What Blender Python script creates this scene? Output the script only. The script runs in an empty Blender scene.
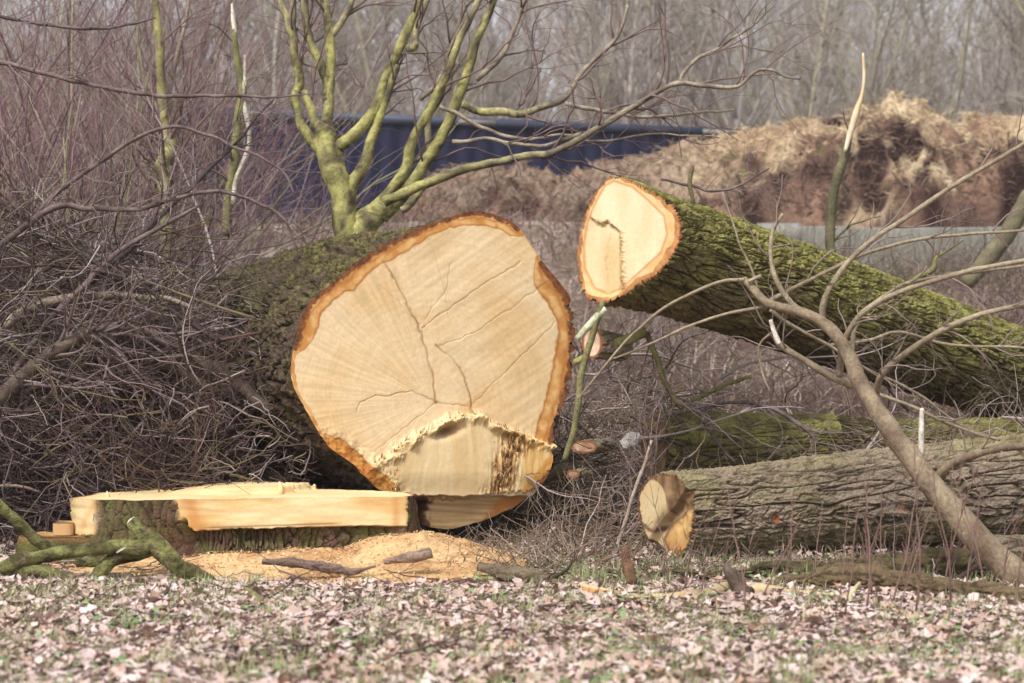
import bpy, math
import numpy as np
rng = np.random.default_rng(7)
scene = bpy.context.scene
C = scene.collection
PI = math.pi
FP = 1991.0; HX = 512.0; HY = 380.0; CZ = 0.8     # focal length in pixels, horizon row, eye height

def P(px, py, D):
    return np.array([(px-HX)/FP*D, D, CZ+(HY-py)/FP*D])
def proj(V):
    return HX+FP*V[..., 0]/V[..., 1], HY-FP*(V[..., 2]-CZ)/V[..., 1]
def lin(c):
    c = np.asarray(c, float)/255.0
    return np.where(c <= .04045, c/12.92, ((c+.055)/1.055)**2.4)
def ss(x, a, b):
    t = np.clip((x-a)/(b-a), 0, 1); return t*t*(3-2*t)
def norm(v):
    v = np.asarray(v, float); return v/np.maximum(np.linalg.norm(v, axis=-1, keepdims=True), 1e-9)
def mixc(a, b, t):
    t = np.asarray(t)[..., None]; return a*(1-t)+b*t

# ---------------------------------------------------------------- noise
_perm = np.random.default_rng(3).permutation(256).astype(np.int64); _perm = np.concatenate([_perm, _perm, _perm])
_g = norm(np.random.default_rng(4).normal(size=(256, 3)))
_g32 = _g.astype(np.float32); _p32 = _perm.astype(np.int32)
def perlin(p):
    p = np.asarray(p); sh = p.shape[:-1]; p = p.reshape(-1, 3); out = np.empty(len(p))
    for a in range(0, len(p), 65536): out[a:a+65536] = _perl(p[a:a+65536])
    return out.reshape(sh)
def _perl(p):
    x, y, z = p[:, 0], p[:, 1], p[:, 2]; X, Y, Z = np.floor(x), np.floor(y), np.floor(z)
    fx = (x-X).astype(np.float32); fy = (y-Y).astype(np.float32); fz = (z-Z).astype(np.float32)
    X = X.astype(np.int64).astype(np.int32) & 255; Y = Y.astype(np.int64).astype(np.int32) & 255; Z = Z.astype(np.int64).astype(np.int32) & 255
    u = fx*fx*fx*(fx*(fx*6-15)+10); v = fy*fy*fy*(fy*(fy*6-15)+10); w = fz*fz*fz*(fz*(fz*6-15)+10)
    def c(hh, dx, dy, dz): return _g32[hh, 0]*(fx-dx)+_g32[hh, 1]*(fy-dy)+_g32[hh, 2]*(fz-dz)
    A = _p32[X]; B = _p32[X+1]; AA = _p32[A+Y]; AB = _p32[A+Y+1]; BA = _p32[B+Y]; BB = _p32[B+Y+1]; r = []
    for dz in (0, 1):
        a = c(_p32[AA+Z+dz], 0, 0, dz); b = c(_p32[BA+Z+dz], 1, 0, dz); d = c(_p32[AB+Z+dz], 0, 1, dz); e = c(_p32[BB+Z+dz], 1, 1, dz)
        a = a+u*(b-a); d = d+u*(e-d); r.append(a+v*(d-a))
    return (r[0]+w*(r[1]-r[0]))*1.5
def fbm(p, o=3):
    s = 0; a = 1.0; p = np.asarray(p, float)
    for k in range(o):
        s = s+a*perlin(p*2**k+17.3*k); a *= .5
    return s
def n2(x, y, s=1.0, seed=0., o=3):
    x, y = np.broadcast_arrays(x, y)
    return fbm(np.stack([x*s, y*s, np.full(x.shape, seed+.37)], -1), o)

# ---------------------------------------------------------------- materials
def material(name, base=None, rough=.8, nscale=40., nmix=(.75, 1.2), bump=.3, bdist=.01, stretch=(1, 1, 1), spec=.3, bscale=None, trans=0):
    m = bpy.data.materials.new(name); m.use_nodes = True
    nt = m.node_tree; N = nt.nodes; L = nt.links; b = N['Principled BSDF']
    b.inputs['Roughness'].default_value = rough; b.inputs['Specular IOR Level'].default_value = spec
    tc = N.new('ShaderNodeTexCoord'); mp = N.new('ShaderNodeMapping'); mp.inputs['Scale'].default_value = stretch
    L.new(tc.outputs['Object'], mp.inputs[0])
    no = N.new('ShaderNodeTexNoise'); no.inputs['Scale'].default_value = nscale; no.inputs['Detail'].default_value = 5
    no.inputs['Roughness'].default_value = .65; L.new(mp.outputs[0], no.inputs['Vector'])
    mr = N.new('ShaderNodeMapRange'); mr.inputs[1].default_value = .3; mr.inputs[2].default_value = .7
    mr.inputs[3].default_value = nmix[0]; mr.inputs[4].default_value = nmix[1]
    L.new(no.outputs[0], mr.inputs[0])
    mu = N.new('ShaderNodeMix'); mu.data_type = 'RGBA'; mu.blend_type = 'MULTIPLY'; mu.inputs[0].default_value = 1
    if base is None:
        at = N.new('ShaderNodeAttribute'); at.attribute_name = 'col'; L.new(at.outputs['Color'], mu.inputs[6])
    else:
        mu.inputs[6].default_value = (*lin(base), 1)
    L.new(mr.outputs[0], mu.inputs[7]); L.new(mu.outputs[2], b.inputs['Base Color'])
    if bump:
        bu = N.new('ShaderNodeBump'); bu.inputs['Strength'].default_value = bump; bu.inputs['Distance'].default_value = bdist
        if bscale:
            no2 = N.new('ShaderNodeTexNoise'); no2.inputs['Scale'].default_value = bscale; no2.inputs['Detail'].default_value = 4
            L.new(mp.outputs[0], no2.inputs['Vector']); L.new(no2.outputs[0], bu.inputs['Height'])
        else:
            L.new(no.outputs[0], bu.inputs['Height'])
        L.new(bu.outputs[0], b.inputs['Normal'])
    return m
M_BARK = material('rough_bark', nscale=120, nmix=(.6, 1.35), bump=1, bdist=.012, rough=.9, spec=.15)
M_MOSSB = material('mossy_bark', nscale=45, nmix=(.45, 1.45), bump=1, bdist=.03, rough=.95, spec=.1)
M_WOOD = material('cut_wood', nscale=55, nmix=(.93, 1.05), bump=.25, bdist=.003, rough=.75, spec=.25, bscale=160)
M_TWIG = material('twig_bark', nscale=25, nmix=(.8, 1.2), bump=.3, bdist=.002, rough=.7, spec=.35)
M_LIMB = material('smooth_bark', nscale=60, nmix=(.6, 1.4), bump=.8, bdist=.006, rough=.75, spec=.3)
M_LEAF = material('dead_leaf', nscale=60, nmix=(.85, 1.15), bump=.2, bdist=.002, rough=.75, spec=.3)
M_GRASS = material('grass_blade', nscale=20, nmix=(.85, 1.15), bump=0, rough=.7)
M_SOIL = material('soil_and_humus', nscale=14, nmix=(.7, 1.3), bump=.8, bdist=.03, rough=.95, spec=.1)
M_DUST = material('sawdust', nscale=120, nmix=(.8, 1.2), bump=.8, bdist=.008, rough=.95, spec=.1)
M_STRAW = material('straw_mass', nscale=18, nmix=(.6, 1.3), bump=1, bdist=.06, rough=.95, spec=.1)
M_CONC = material('grey_concrete', nscale=6, nmix=(.75, 1.15), bump=.3, bdist=.01, rough=.85, base=(134, 131, 122))
M_BLUE = material('blue_painted_steel', nscale=3, nmix=(.8, 1.15), bump=.05, rough=.5, base=(24, 27, 56))
M_BLUED = material('grey_steel', nscale=3, nmix=(.8, 1.15), bump=.05, rough=.5, base=(62, 68, 86))
M_FAR = material('far_bark', nscale=8, nmix=(.8, 1.2), bump=0, rough=.9, spec=.1)

# ---------------------------------------------------------------- mesh helpers
def mesh(name, V, F, mat, col=None, parent=None, loc=None, smooth=True):
    V = np.asarray(V, float).reshape(-1, 3)
    if parent is not None: loc = np.array(parent.location) if parent.parent is None else np.array(parent.parent.location)+np.array(parent.location)
    if loc is not None: V = V-np.asarray(loc)
    F = [np.asarray(f, np.int32) for f in F if len(f)]
    me = bpy.data.meshes.new(name)
    me.vertices.add(len(V)); me.vertices.foreach_set('co', V.astype(np.float32).ravel())
    li = np.concatenate([f.ravel() for f in F]); tot = np.concatenate([np.full(len(f), f.shape[1], np.int32) for f in F])
    st = np.concatenate([[0], np.cumsum(tot)[:-1]]).astype(np.int32)
    me.loops.add(len(li)); me.loops.foreach_set('vertex_index', li)
    me.polygons.add(len(tot)); me.polygons.foreach_set('loop_start', st); me.polygons.foreach_set('loop_total', tot)
    me.update(calc_edges=True)
    if smooth: me.polygons.foreach_set('use_smooth', np.ones(len(me.polygons), bool))
    if col is not None:
        a = me.attributes.new('col', 'FLOAT_COLOR', 'POINT')
        c = np.ones((len(V), 4), np.float32); c[:, :3] = np.broadcast_to(np.asarray(col).reshape(-1, 3), (len(V), 3)); a.data.foreach_set('color', c.ravel())
    me.materials.append(mat)
    o = bpy.data.objects.new(name, me); C.objects.link(o)
    if parent is not None: o.parent = parent
    elif loc is not None: o.location = loc
    return o
def tag(o, label=None, cat=None, group=None, kind=None):
    if label: o['label'] = label
    if cat: o['category'] = cat
    if group: o['group'] = group
    if kind: o['kind'] = kind
    return o
def thing(name, label, cat, loc, group=None):
    o = bpy.data.objects.new(name, None); o.empty_display_size = .1; C.objects.link(o); o.location = tuple(loc)
    bpy.context.view_layer.update()
    return tag(o, label, cat, group)
def dup(root, loc, rot, sc=1.0, label=None):
    r = root.copy(); C.objects.link(r); r.location = tuple(loc); r.rotation_euler = rot; r.scale = (sc, sc, sc) if np.isscalar(sc) else sc
    if label: r['label'] = label
    for ch in list(root.children):
        c = ch.copy(); C.objects.link(c); c.parent = r
    return r
def gridfaces(nu, nv, closed_u=False):
    # vertices indexed j*nu+i
    i = np.arange(nu if closed_u else nu-1); j = np.arange(nv-1)
    I, J = np.meshgrid(i, j); I2 = (I+1) % nu
    return np.stack([J*nu+I, J*nu+I2, (J+1)*nu+I2, (J+1)*nu+I], -1).reshape(-1, 4)

# ---------------------------------------------------------------- tubes
def tubes(Pt, R, S=4, caps=True, rough=0.):
    Pt = np.asarray(Pt, float); R = np.asarray(R, float)
    if Pt.ndim == 2: Pt = Pt[None]; R = R[None]
    N, K, _ = Pt.shape
    T = np.empty_like(Pt); T[:, 1:-1] = Pt[:, 2:]-Pt[:, :-2]; T[:, 0] = Pt[:, 1]-Pt[:, 0]; T[:, -1] = Pt[:, -1]-Pt[:, -2]; T = norm(T)
    mean = norm(T.mean(1)); k = np.argmin(np.abs(mean), -1); ref = np.eye(3)[k][:, None, :]
    A = norm(np.cross(T, np.broadcast_to(ref, T.shape))); B = np.cross(T, A)
    th = np.arange(S)/S*2*PI
    ring = A[:, :, None]*np.cos(th)[:, None]+B[:, :, None]*np.sin(th)[:, None]
    V = Pt[:, :, None]+ring*R[:, :, None, None]
    if rough:
        V = V+ring*(rough*R[:, :, None]*perlin(V*14.)+rough*.6*R[:, :, None]*perlin(V*45.))[..., None]
    V = V.reshape(-1, 3)
    base = np.arange(N)[:, None, None]*K*S; kk = np.arange(K-1)[None, :, None]*S; s = np.arange(S)[None, None]; s2 = (s+1) % S
    F = np.stack([base+kk+s, base+kk+s2, base+kk+S+s2, base+kk+S+s], -1).reshape(-1, 4)
    out = [F]
    if caps:
        b = (np.arange(N)*K*S)[:, None]
        out.append(b+np.arange(S)[::-1][None]); out.append(b+(K-1)*S+np.arange(S)[None])
    return V, out
class Bag:
    def __init__(s): s.V = []; s.F = []; s.C = []; s.n = 0
    def add(s, V, F, col):
        V = np.asarray(V).reshape(-1, 3); s.V.append(V); s.F += [np.asarray(f)+s.n for f in F if len(f)]
        s.C.append(np.broadcast_to(np.asarray(col).reshape(-1, 3), (len(V), 3))); s.n += len(V)
    def tube(s, Pt, R, col, S=4, caps=True, rough=0.):
        Pt = np.asarray(Pt); V, F = tubes(Pt, R, S, caps, rough)
        col = np.asarray(col)
        if col.ndim == 2: col = np.repeat(col, Pt.shape[1]*S, axis=0)
        s.add(V, F, col)
    def build(s, name, mat, parent=None, loc=None, smooth=True):
        V = np.concatenate(s.V); Cc = np.concatenate(s.C)
        d = {}
        for f in s.F: d.setdefault(f.shape[1], []).append(f)
        return mesh(name, V, [np.concatenate(v) for v in d.values()], mat, Cc, parent, loc, smooth)
def grow(st, dr, ln, r0, K=7, wig=.25, grav=0., tip=.25, r=rng):
    N = len(st); Pt = np.empty((N, K, 3)); Pt[:, 0] = st; d = norm(dr).copy(); step = (np.asarray(ln)/(K-1)).reshape(-1, 1)
    for k in range(1, K):
        Pt[:, k] = Pt[:, k-1]+d*step
        d = d+r.normal(size=(N, 3))*wig; d[:, 2] += grav; d = norm(d)
    R = np.asarray(r0).reshape(-1, 1)*np.linspace(1, tip, K)[None]
    return Pt, R*np.ones((N, 1))
def spawn(Pt, R, n, ang=.8, tmin=.15, tmax=.95, rr=.6, lr=(.3, .6), r=rng, up=0.):
    N, K, _ = Pt.shape
    idx = np.repeat(np.arange(N), n); t = r.uniform(tmin, tmax, len(idx))*(K-1); k = np.minimum(t.astype(int), K-2); f = (t-k)[:, None]
    p = Pt[idx, k]*(1-f)+Pt[idx, k+1]*f; tan = norm(Pt[idx, k+1]-Pt[idx, k])
    rad = (R[idx, k]*(1-f[:, 0])+R[idx, k+1]*f[:, 0])*rr
    rnd = norm(r.normal(size=(len(idx), 3))); perp = norm(rnd-tan*(rnd*tan).sum(-1, keepdims=True))
    a = ang*r.uniform(.6, 1.3, (len(idx), 1)); d = tan*np.cos(a)+perp*np.sin(a); d[:, 2] += up
    tot = np.linalg.norm(np.diff(Pt, axis=1), axis=-1).sum(1)[idx]
    return p, d, tot*r.uniform(*lr, len(idx)), rad
def crom(pts, n=6):
    """Catmull-Rom through rows of pts"""
    p = np.asarray(pts, float)
    if len(p) < 3: return p[0]+(p[-1]-p[0])*np.linspace(0, 1, n+1)[:, None]
    q = np.vstack([2*p[0]-p[1], p, 2*p[-1]-p[-2]]); out = []
    t = np.linspace(0, 1, n, endpoint=False)[:, None]
    for i in range(1, len(q)-2):
        a, b, c, d = q[i-1], q[i], q[i+1], q[i+2]
        out.append(.5*((2*b)+(-a+c)*t+(2*a-5*b+4*c-d)*t*t+(-a+3*b-3*c+d)*t**3))
    return np.vstack(out+[p[-1:]])
def traced(pts, D, n=6, jit=0.):
    """pts: (px,py,rpx[,D]) -> smooth polyline + radii in metres; D number or (D0,D1)"""
    m = len(pts); D0, D1 = (D, D) if np.isscalar(D) else D
    tt = np.linspace(0, 1, m); rows = []
    for i, p in enumerate(pts):
        d = p[3] if len(p) > 3 else D0+(D1-D0)*tt[i]
        rows.append([*P(p[0], p[1], d), p[2]*d/FP])
    q = crom(rows, n)
    q[:, 3] = np.maximum(q[:, 3], .0008)
    if jit: q[:, :3] += jit*perlin(q[:, :3]*9.)[:, None]*np.array([1, .6, 1])
    return q[:, :3], q[:, 3]

# ---------------------------------------------------------------- ground
def gz(x, y):
    x = np.asarray(x, float); y = np.asarray(y, float)
    k = ss(x, 1.5, 2.3)
    z = (2.05-.22*k)*ss(y, 12.3, 21.6)
    z = z+.45*(1-k)*ss(y, 17.5, 21.8)+.67*k*ss(y, 22.25, 22.6)
    z = z+.1*n2(x, y, .35, 5)*ss(y, 9.5, 14)*(1-ss(y, 20, 22))+.02*n2(x, y, 1.6, 9)
    return z
def make_ground():
    ys = np.unique(np.concatenate([np.linspace(-6, 4, 20), np.linspace(4, 13, 160), np.linspace(13, 23, 120), np.linspace(23, 60, 60), np.linspace(60, 700, 30)]))
    xs = np.unique(np.concatenate([np.linspace(-500, -20, 16), np.linspace(-20, -5, 40), np.linspace(-5, 5, 180), np.linspace(5, 20, 40), np.linspace(20, 500, 16)]))
    X, Y = np.meshgrid(xs, ys); Z = gz(X, Y)
    V = np.stack([X, Y, Z], -1).reshape(-1, 3)
    k = np.clip(.5+.9*n2(X, Y, 1.3, 2), 0, 1).ravel(); far = ss(Y, 12, 15).ravel()
    near = mixc(lin((104, 88, 76)), lin((150, 130, 116)), k); bank = mixc(lin((120, 105, 92)), lin((168, 152, 140)), k); far = (ss(Y+n2(X, Y, .5, 6), 15, 19)*(1-.55*ss(X, 0, 1.5))).ravel()
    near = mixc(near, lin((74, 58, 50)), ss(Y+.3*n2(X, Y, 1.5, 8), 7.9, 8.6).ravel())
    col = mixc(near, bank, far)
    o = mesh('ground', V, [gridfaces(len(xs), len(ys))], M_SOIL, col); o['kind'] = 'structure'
make_ground()

# leaf litter
LEAFC = lin(np.array([(216, 198, 196), (206, 186, 180), (204, 182, 178), (194, 168, 160), (176, 146, 136), (212, 196, 194), (158, 126, 112), (196, 168, 154), (202, 178, 168), (190, 164, 146), (136, 106, 94), (166, 118, 92)]))
def leaves(name, N, ylim, seed, label, size=(.018, .062), dens_y=None, lift=.0):
    r = np.random.default_rng(seed)
    y = r.uniform(*ylim, N); w = .27*y+.55; x = r.uniform(-1, 1, N)*w
    # keep the pile, stump and sawdust partly clear
    keep = ~((x > -1.95) & (x < -.1) & (y > 7.8+.22*np.abs(x+.8)+.12*n2(x, y, 3, 2)) & (r.random(N) > .04))
    keep &= (n2(x, y, .9, 14) > -.42) | (r.random(N) < .35)
    keep &= ~((y > 7.7+.25*n2(x, y, 2, 3)) & (x > -.15) & (r.random(N) > .16))
    x, y = x[keep], y[keep]; N = len(x)
    nu, nv = 3, 6
    wid = np.array([.08, .62, .42, .95, .7, .05]); vv = np.linspace(-.5, .5, nv); uu = np.array([-1, 0, 1])
    L = size[0]+(size[1]-size[0])*r.random(N)**1.6; W = L*r.uniform(.28, .5, N)
    curl = r.uniform(-.2, 1.0, N)*W; bend = r.normal(0, .45, N)*L; fold = r.normal(0, .3, (N, nv, nu))
    u = uu[None, None, :]*wid[None, :, None]*np.ones((N, 1, 1)); v = vv[None, :, None]*np.ones((N, 1, nu))
    jag = 1+r.normal(0, .18, (N, nv, nu))
    lx = u*W[:, None, None]*jag; ly = v*L[:, None, None]+r.normal(0, .05, (N, nv, nu))*L[:, None, None]
    lz = curl[:, None, None]*u**2+bend[:, None, None]*(v**2)+fold*W[:, None, None]*.35
    A = r.uniform(0, 2*PI, N); tx = r.normal(0, .28, N); ty = r.normal(0, .28, N)
    Lc = np.stack([lx, ly, lz], -1)
    ca, sa = np.cos(A), np.sin(A); cx, sx = np.cos(tx), np.sin(tx); cy, sy = np.cos(ty), np.sin(ty)
    Z = np.zeros(N); O = np.ones(N)
    Rx = np.stack([O, Z, Z, Z, cx, -sx, Z, sx, cx], -1).reshape(N, 3, 3); Ry = np.stack([cy, Z, sy, Z, O, Z, -sy, Z, cy], -1).reshape(N, 3, 3)
    Rz = np.stack([ca, -sa, Z, sa, ca, Z, Z, Z, O], -1).reshape(N, 3, 3)
    Rm = Rz@Rx@Ry
    W3 = np.einsum('nij,nabj->nabi', Rm, Lc)
    low = -W3[..., 2].min((1, 2))
    W3[..., 0] += x[:, None, None]; W3[..., 1] += y[:, None, None]
    W3[..., 2] += (gz(x, y)+low*.45+r.uniform(.0, .014, N)+lift)[:, None, None]
    F0 = gridfaces(nu, nv); F = (np.arange(N)[:, None, None]*nu*nv+F0[None]).reshape(-1, 4)
    patch = n2(x, y, 1.1, 4)
    ci = np.clip((r.random(N)**(1.25+patch*.8)*len(LEAFC)).astype(int), 0, len(LEAFC)-1)
    col = mixc(LEAFC[ci], lin((188, 164, 152)), (.42+0*x))*r.uniform(.84, 1.14, (N, 1)); col = np.repeat(col, nu*nv, 0)
    return mesh(name, W3.reshape(-1, 3), [F], M_LEAF, col, smooth=False)
tag(leaves('leaf_litter', 58000, (4.0, 10.6), 11, ''), 'pale pinkish brown dead leaves covering the ground in the foreground', 'leaf litter', kind='stuff')

def blades(name, x, y, h, wd, cols, label, cat, r, lean=.35, z0=None):
    N = len(x); A = r.uniform(0, 2*PI, N); K = 4
    d = np.stack([np.cos(A), np.sin(A)], -1); le = np.abs(r.normal(0, lean, N))
    t = np.linspace(0, 1, K)
    cx = x[:, None]+d[:, :1]*le[:, None]*h[:, None]*t**1.8; cyy = y[:, None]+d[:, 1:]*le[:, None]*h[:, None]*t**1.8
    zz = (gz(x, y) if z0 is None else z0)[:, None]+h[:, None]*t*(1-.25*le[:, None]*t)
    sidev = np.stack([-np.sin(A+.7), np.cos(A+.7)], -1); w = wd[:, None]*(1-t**2*.92)
    a = np.stack([cx-sidev[:, :1]*w, cyy-sidev[:, 1:]*w, zz], -1); b = np.stack([cx+sidev[:, :1]*w, cyy+sidev[:, 1:]*w, zz], -1)
    V = np.stack([a, b], 2).reshape(-1, 3); F0 = gridfaces(2, K); F = (np.arange(N)[:, None, None]*2*K+F0[None]).reshape(-1, 4)
    return tag(mesh(name, V, [F], M_GRASS, np.repeat(cols, 2*K, 0), smooth=False), label, cat, kind='stuff')
def grass_near():
    r = np.random.default_rng(5); xs = []; ys = []
    for k in range(900):
        D = r.uniform(4.6, 8.8); cx = r.uniform(-.27, .27)*D; n = r.integers(6, 26)
        if D > 7.9 and -1.9 < cx < -.1: continue
        xs.append(cx+r.normal(0, .03, n)); ys.append(D+r.normal(0, .03, n))
    for (px, D, n, s) in ((583, 7.9, 160, .05), (600, 8.2, 60, .06), (230, 7.7, 40, .05), (160, 7.8, 60, .06), (300, 7.2, 40, .06), (620, 5.8, 120, .08), (840, 5.6, 90, .08), (580, 7.95, 110, .03), (700, 8.2, 90, .12), (900, 6.9, 70, .1)):
        x0 = (px-HX)/FP*D; xs.append(x0+r.normal(0, s, n)); ys.append(D+r.normal(0, s, n))
    x = np.concatenate(xs); y = np.concatenate(ys); N = len(x)
    cols = mixc(lin((110, 130, 74)), lin((196, 190, 150)), r.random(N))*r.uniform(.7, 1.1, (N, 1))
    blades('grass_tufts', x, y, r.uniform(.02, .075, N), r.uniform(.001, .0022, N), cols, 'short fresh green grass tufts between the dead leaves', 'grass', r, .5)
    # small herbs: little round leaves
    n = 2400; cl = r.integers(0, 210, n); cD = r.uniform(4.6, 8.9, 210); cX = r.uniform(-.27, .27, 210)*cD
    ok = ~((cD > 7.9) & (cX > -1.9) & (cX < -.1)); sel = ok[cl]
    x = (cX[cl]+r.normal(0, .045, n))[sel]; y = (cD[cl]+r.normal(0, .045, n))[sel]; N = len(x)
    s = r.uniform(.006, .013, N); a = np.arange(6)/6*2*PI
    nx = r.normal(0, .35, N); ny = r.normal(0, .35, N); z = gz(x, y)+r.uniform(.012, .035, N)
    vx = np.cos(a)[None]*s[:, None]; vy = np.sin(a)[None]*s[:, None]*.8
    V = np.stack([x[:, None]+vx, y[:, None]+vy, z[:, None]+nx[:, None]*vx+ny[:, None]*vy], -1)
    F = np.arange(N)[:, None]*6+np.arange(6)[None]
    cols = mixc(lin((84, 112, 62)), lin((140, 156, 108)), r.random(N))
    tag(mesh('ground_herbs', V.reshape(-1, 3), [F], M_GRASS, np.repeat(cols, 6, 0), smooth=False), 'small round green herb leaves sprouting through the litter', 'herbs', kind='stuff')
grass_near()
def bank_grass():
    r = np.random.default_rng(6); N = 26000
    y = r.uniform(12.5, 22.1, N); x = r.uniform(-.32, .32, N)*y
    c = n2(x, y, 1.0, 3); keep = (c > -.35+.3*r.random(N)) & (y > 14.5+4*r.random(N)); x, y = x[keep], y[keep]; N = len(x)
    t = np.clip(.5+n2(x, y, .6, 8), 0, 1)
    cols = mixc(lin((190, 172, 158)), lin((122, 100, 90)), t)*r.uniform(.7, 1.15, (N, 1))
    g = r.random(N) < .08; cols[g] = lin((120, 128, 80))
    blades('dry_bank_grass', x, y, r.uniform(.06, .24, N), r.uniform(.003, .008, N), cols, 'matted dry beige grass on the bank behind the felled trunks', 'dry grass', r, .9)
bank_grass()

# ---------------------------------------------------------------- distances in the picture plane of a face
def seg_dist(px, py, poly):
    d = np.full(px.shape, 1e9); poly = np.asarray(poly, float)
    for a, b in zip(poly[:-1], poly[1:]):
        v = b-a; t = np.clip(((px-a[0])*v[0]+(py-a[1])*v[1])/(v@v+1e-9), 0, 1)
        d = np.minimum(d, np.hypot(px-a[0]-t*v[0], py-a[1]-t*v[1]))
    return d
def inside(px, py, poly):
    poly = np.asarray(poly, float); c = np.zeros(px.shape, bool); j = len(poly)-1
    for i in range(len(poly)):
        xi, yi = poly[i]; xj, yj = poly[j]
        if yi != yj:
            k = ((yi > py) != (yj > py)) & (px < (xj-xi)*(py-yi)/(yj-yi)+xi); c ^= k
        j = i
    return c
def sdf(px, py, poly):
    d = seg_dist(px, py, list(poly)+[poly[0]]); return np.where(inside(px, py, poly), d, -d)

def bark_h(p, F, stretch, sharp=6.5):
    q = p*np.array([F, F, F*stretch]); w = np.stack([perlin(q*.7+5), perlin(q*.7+31), perlin(q*.7+57)], -1)
    a = perlin(q+w*.45); b = perlin(q*np.array([.8, .8, 2.6])+w*.9+11); c = perlin(q*2.1+w+77)
    ha = np.clip(np.abs(a)*sharp, 0, 1)**.8; hb = np.clip(np.abs(b)*sharp*1.1, 0, 1)**.8
    return np.minimum(ha, .45+.55*hb)*(.86+.28*c), a

def make_log(root, outline, D, nrm, axis, L, r_end, amp, F, stretch, barkcol, facecol, disp=None, nT=640, nL=560, bend=(0, 0, 0), taper_len=.7, Dfix=None, seed=0., lump=.05, center=None, rings=150, mat=None, Lpow=1.5, rimamp=None, rpow=1.):
    outline = np.asarray(outline, float); axis = norm(axis); nrm = norm(nrm)
    cx, cy = center if center else outline.mean(0)
    C0 = P(cx, cy, D); eye = np.array([0, 0, CZ])
    def onplane(px, py):
        d = np.stack([(np.asarray(px)-HX)/FP, np.ones_like(np.asarray(px, float)), (HY-np.asarray(py))/FP], -1)
        t = ((C0-eye)@nrm)/(d@nrm); return eye+d*t[..., None]
    ub = norm(np.cross(np.array([0, 0, 1.]), nrm)); 
    if ub[0] < 0: ub = -ub
    vb = np.cross(ub, nrm); vb = vb if vb[2] > 0 else -vb
    Q = onplane(outline[:, 0], outline[:, 1])-C0; a = Q@ub; b = Q@vb; th = np.arctan2(b, a); rr = np.hypot(a, b); o = np.argsort(th); th, rr = th[o], rr[o]
    tg = np.arange(nT)/nT*2*PI-PI
    # polygon edges interpolated in Cartesian space, then lightly smoothed
    n = 4000; te = np.concatenate([th, [th[0]+2*PI]]); pts = np.stack([rr*np.cos(th), rr*np.sin(th)], -1); pts = np.vstack([pts, pts[:1]])
    s = np.linspace(0, len(pts)-1.0001, n); k = s.astype(int); f = (s-k)[:, None]; pp = pts[k]*(1-f)+pts[k+1]*f
    tt = np.arctan2(pp[:, 1], pp[:, 0]); rp = np.hypot(pp[:, 0], pp[:, 1]); o = np.argsort(tt)
    r0 = np.interp(tg, np.concatenate([tt[o]-2*PI, tt[o], tt[o]+2*PI]), np.tile(rp[o], 3))
    kern = np.hanning(nT//60*2+1); kern /= kern.sum(); m = len(kern)//2
    r0 = np.convolve(np.concatenate([r0[-m:], r0, r0[:m]]), kern, 'valid')
    cs, sn = np.cos(tg), np.sin(tg)
    up_ = norm(ub-axis*(ub@axis)); vp_ = vb-axis*(vb@axis); vp_ = norm(vp_-up_*(vp_@up_))
    t = (np.linspace(0, 1, nL)**Lpow)*L
    T, TH = np.meshgrid(t, tg, indexing='ij')
    q = ss(T, 0, taper_len)[..., None]; rm = r0.mean()
    R = rm*.98+(r_end-rm*.98)*(T/L)**rpow
    low = 1+lump*fbm(np.stack([np.cos(TH)*1.2, np.sin(TH)*1.2, T*1.1+seed], -1), 3)
    O = (1-q)*(r0[None]*cs)[..., None]*ub+(1-q)*(r0[None]*sn)[..., None]*vb+q*((R*low*np.cos(TH))[..., None]*up_+(R*low*np.sin(TH))[..., None]*vp_)
    out = O-(O@axis)[..., None]*axis; out = norm(out)
    pc = np.stack([np.cos(TH)*rm, np.sin(TH)*rm, T+seed*3.1], -1)
    h, ha = bark_h(pc, F, stretch)
    # cut area rim projected before displacement
    rim0 = C0+(r0*cs)[:, None]*ub+(r0*sn)[:, None]*vb
    rx, ry = proj(rim0)
    setb = disp(rx, ry, np.zeros_like(rx)) if disp else np.zeros(nT)
    rmask = rimamp(rx, ry) if rimamp else np.ones(nT)
    rmask = 1-(1-rmask[None])*(1-ss(T, .0, .12))
    dd = (amp*(h-1)+amp*.3*fbm(pc*30., 2)+amp*.22*fbm(pc*np.array([95, 95, 60.]), 2))*rmask
    V = C0+O+out*dd[..., None]+axis*(T+setb[None])[..., None]+np.asarray(bend)*((T/L)**2)[..., None]
    col = barkcol(V, out, h, TH, T, ha)
    body = mesh('bark', V.reshape(-1, 3), [gridfaces(nT, nL, True)], mat or M_BARK, col.reshape(-1, 3), root)
    # far end cap as sawn wood
    e = V[-1]; ec = e.mean(0); nr = 8
    fr = np.linspace(1, 0.02, nr)[:, None, None]; E = ec+(e[None]-ec)*fr
    mesh('far_cut_face', E.reshape(-1, 3), [gridfaces(nT, nr, True), ((nr-1)*nT+np.arange(nT))[None]], M_WOOD, lin((205, 180, 140)), root)
    # cut face
    rimd = rim0+out[0]*dd[0][:, None]
    ff = np.linspace(0.004, 1, rings)**.85
    FV = C0+(rim0-C0)[None]*ff[:, None, None]+(rimd-rim0)[None]*(ff**14)[:, None, None]
    px, py = proj(FV)
    rpx = np.hypot(rx-cx, ry-cy)
    edge = np.maximum(rpx[None]-np.hypot(px-cx, py-cy), 0)
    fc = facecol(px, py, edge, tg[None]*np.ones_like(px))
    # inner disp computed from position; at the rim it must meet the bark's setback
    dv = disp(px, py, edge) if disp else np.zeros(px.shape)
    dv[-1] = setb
    FV = FV+axis*dv[..., None]
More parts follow.
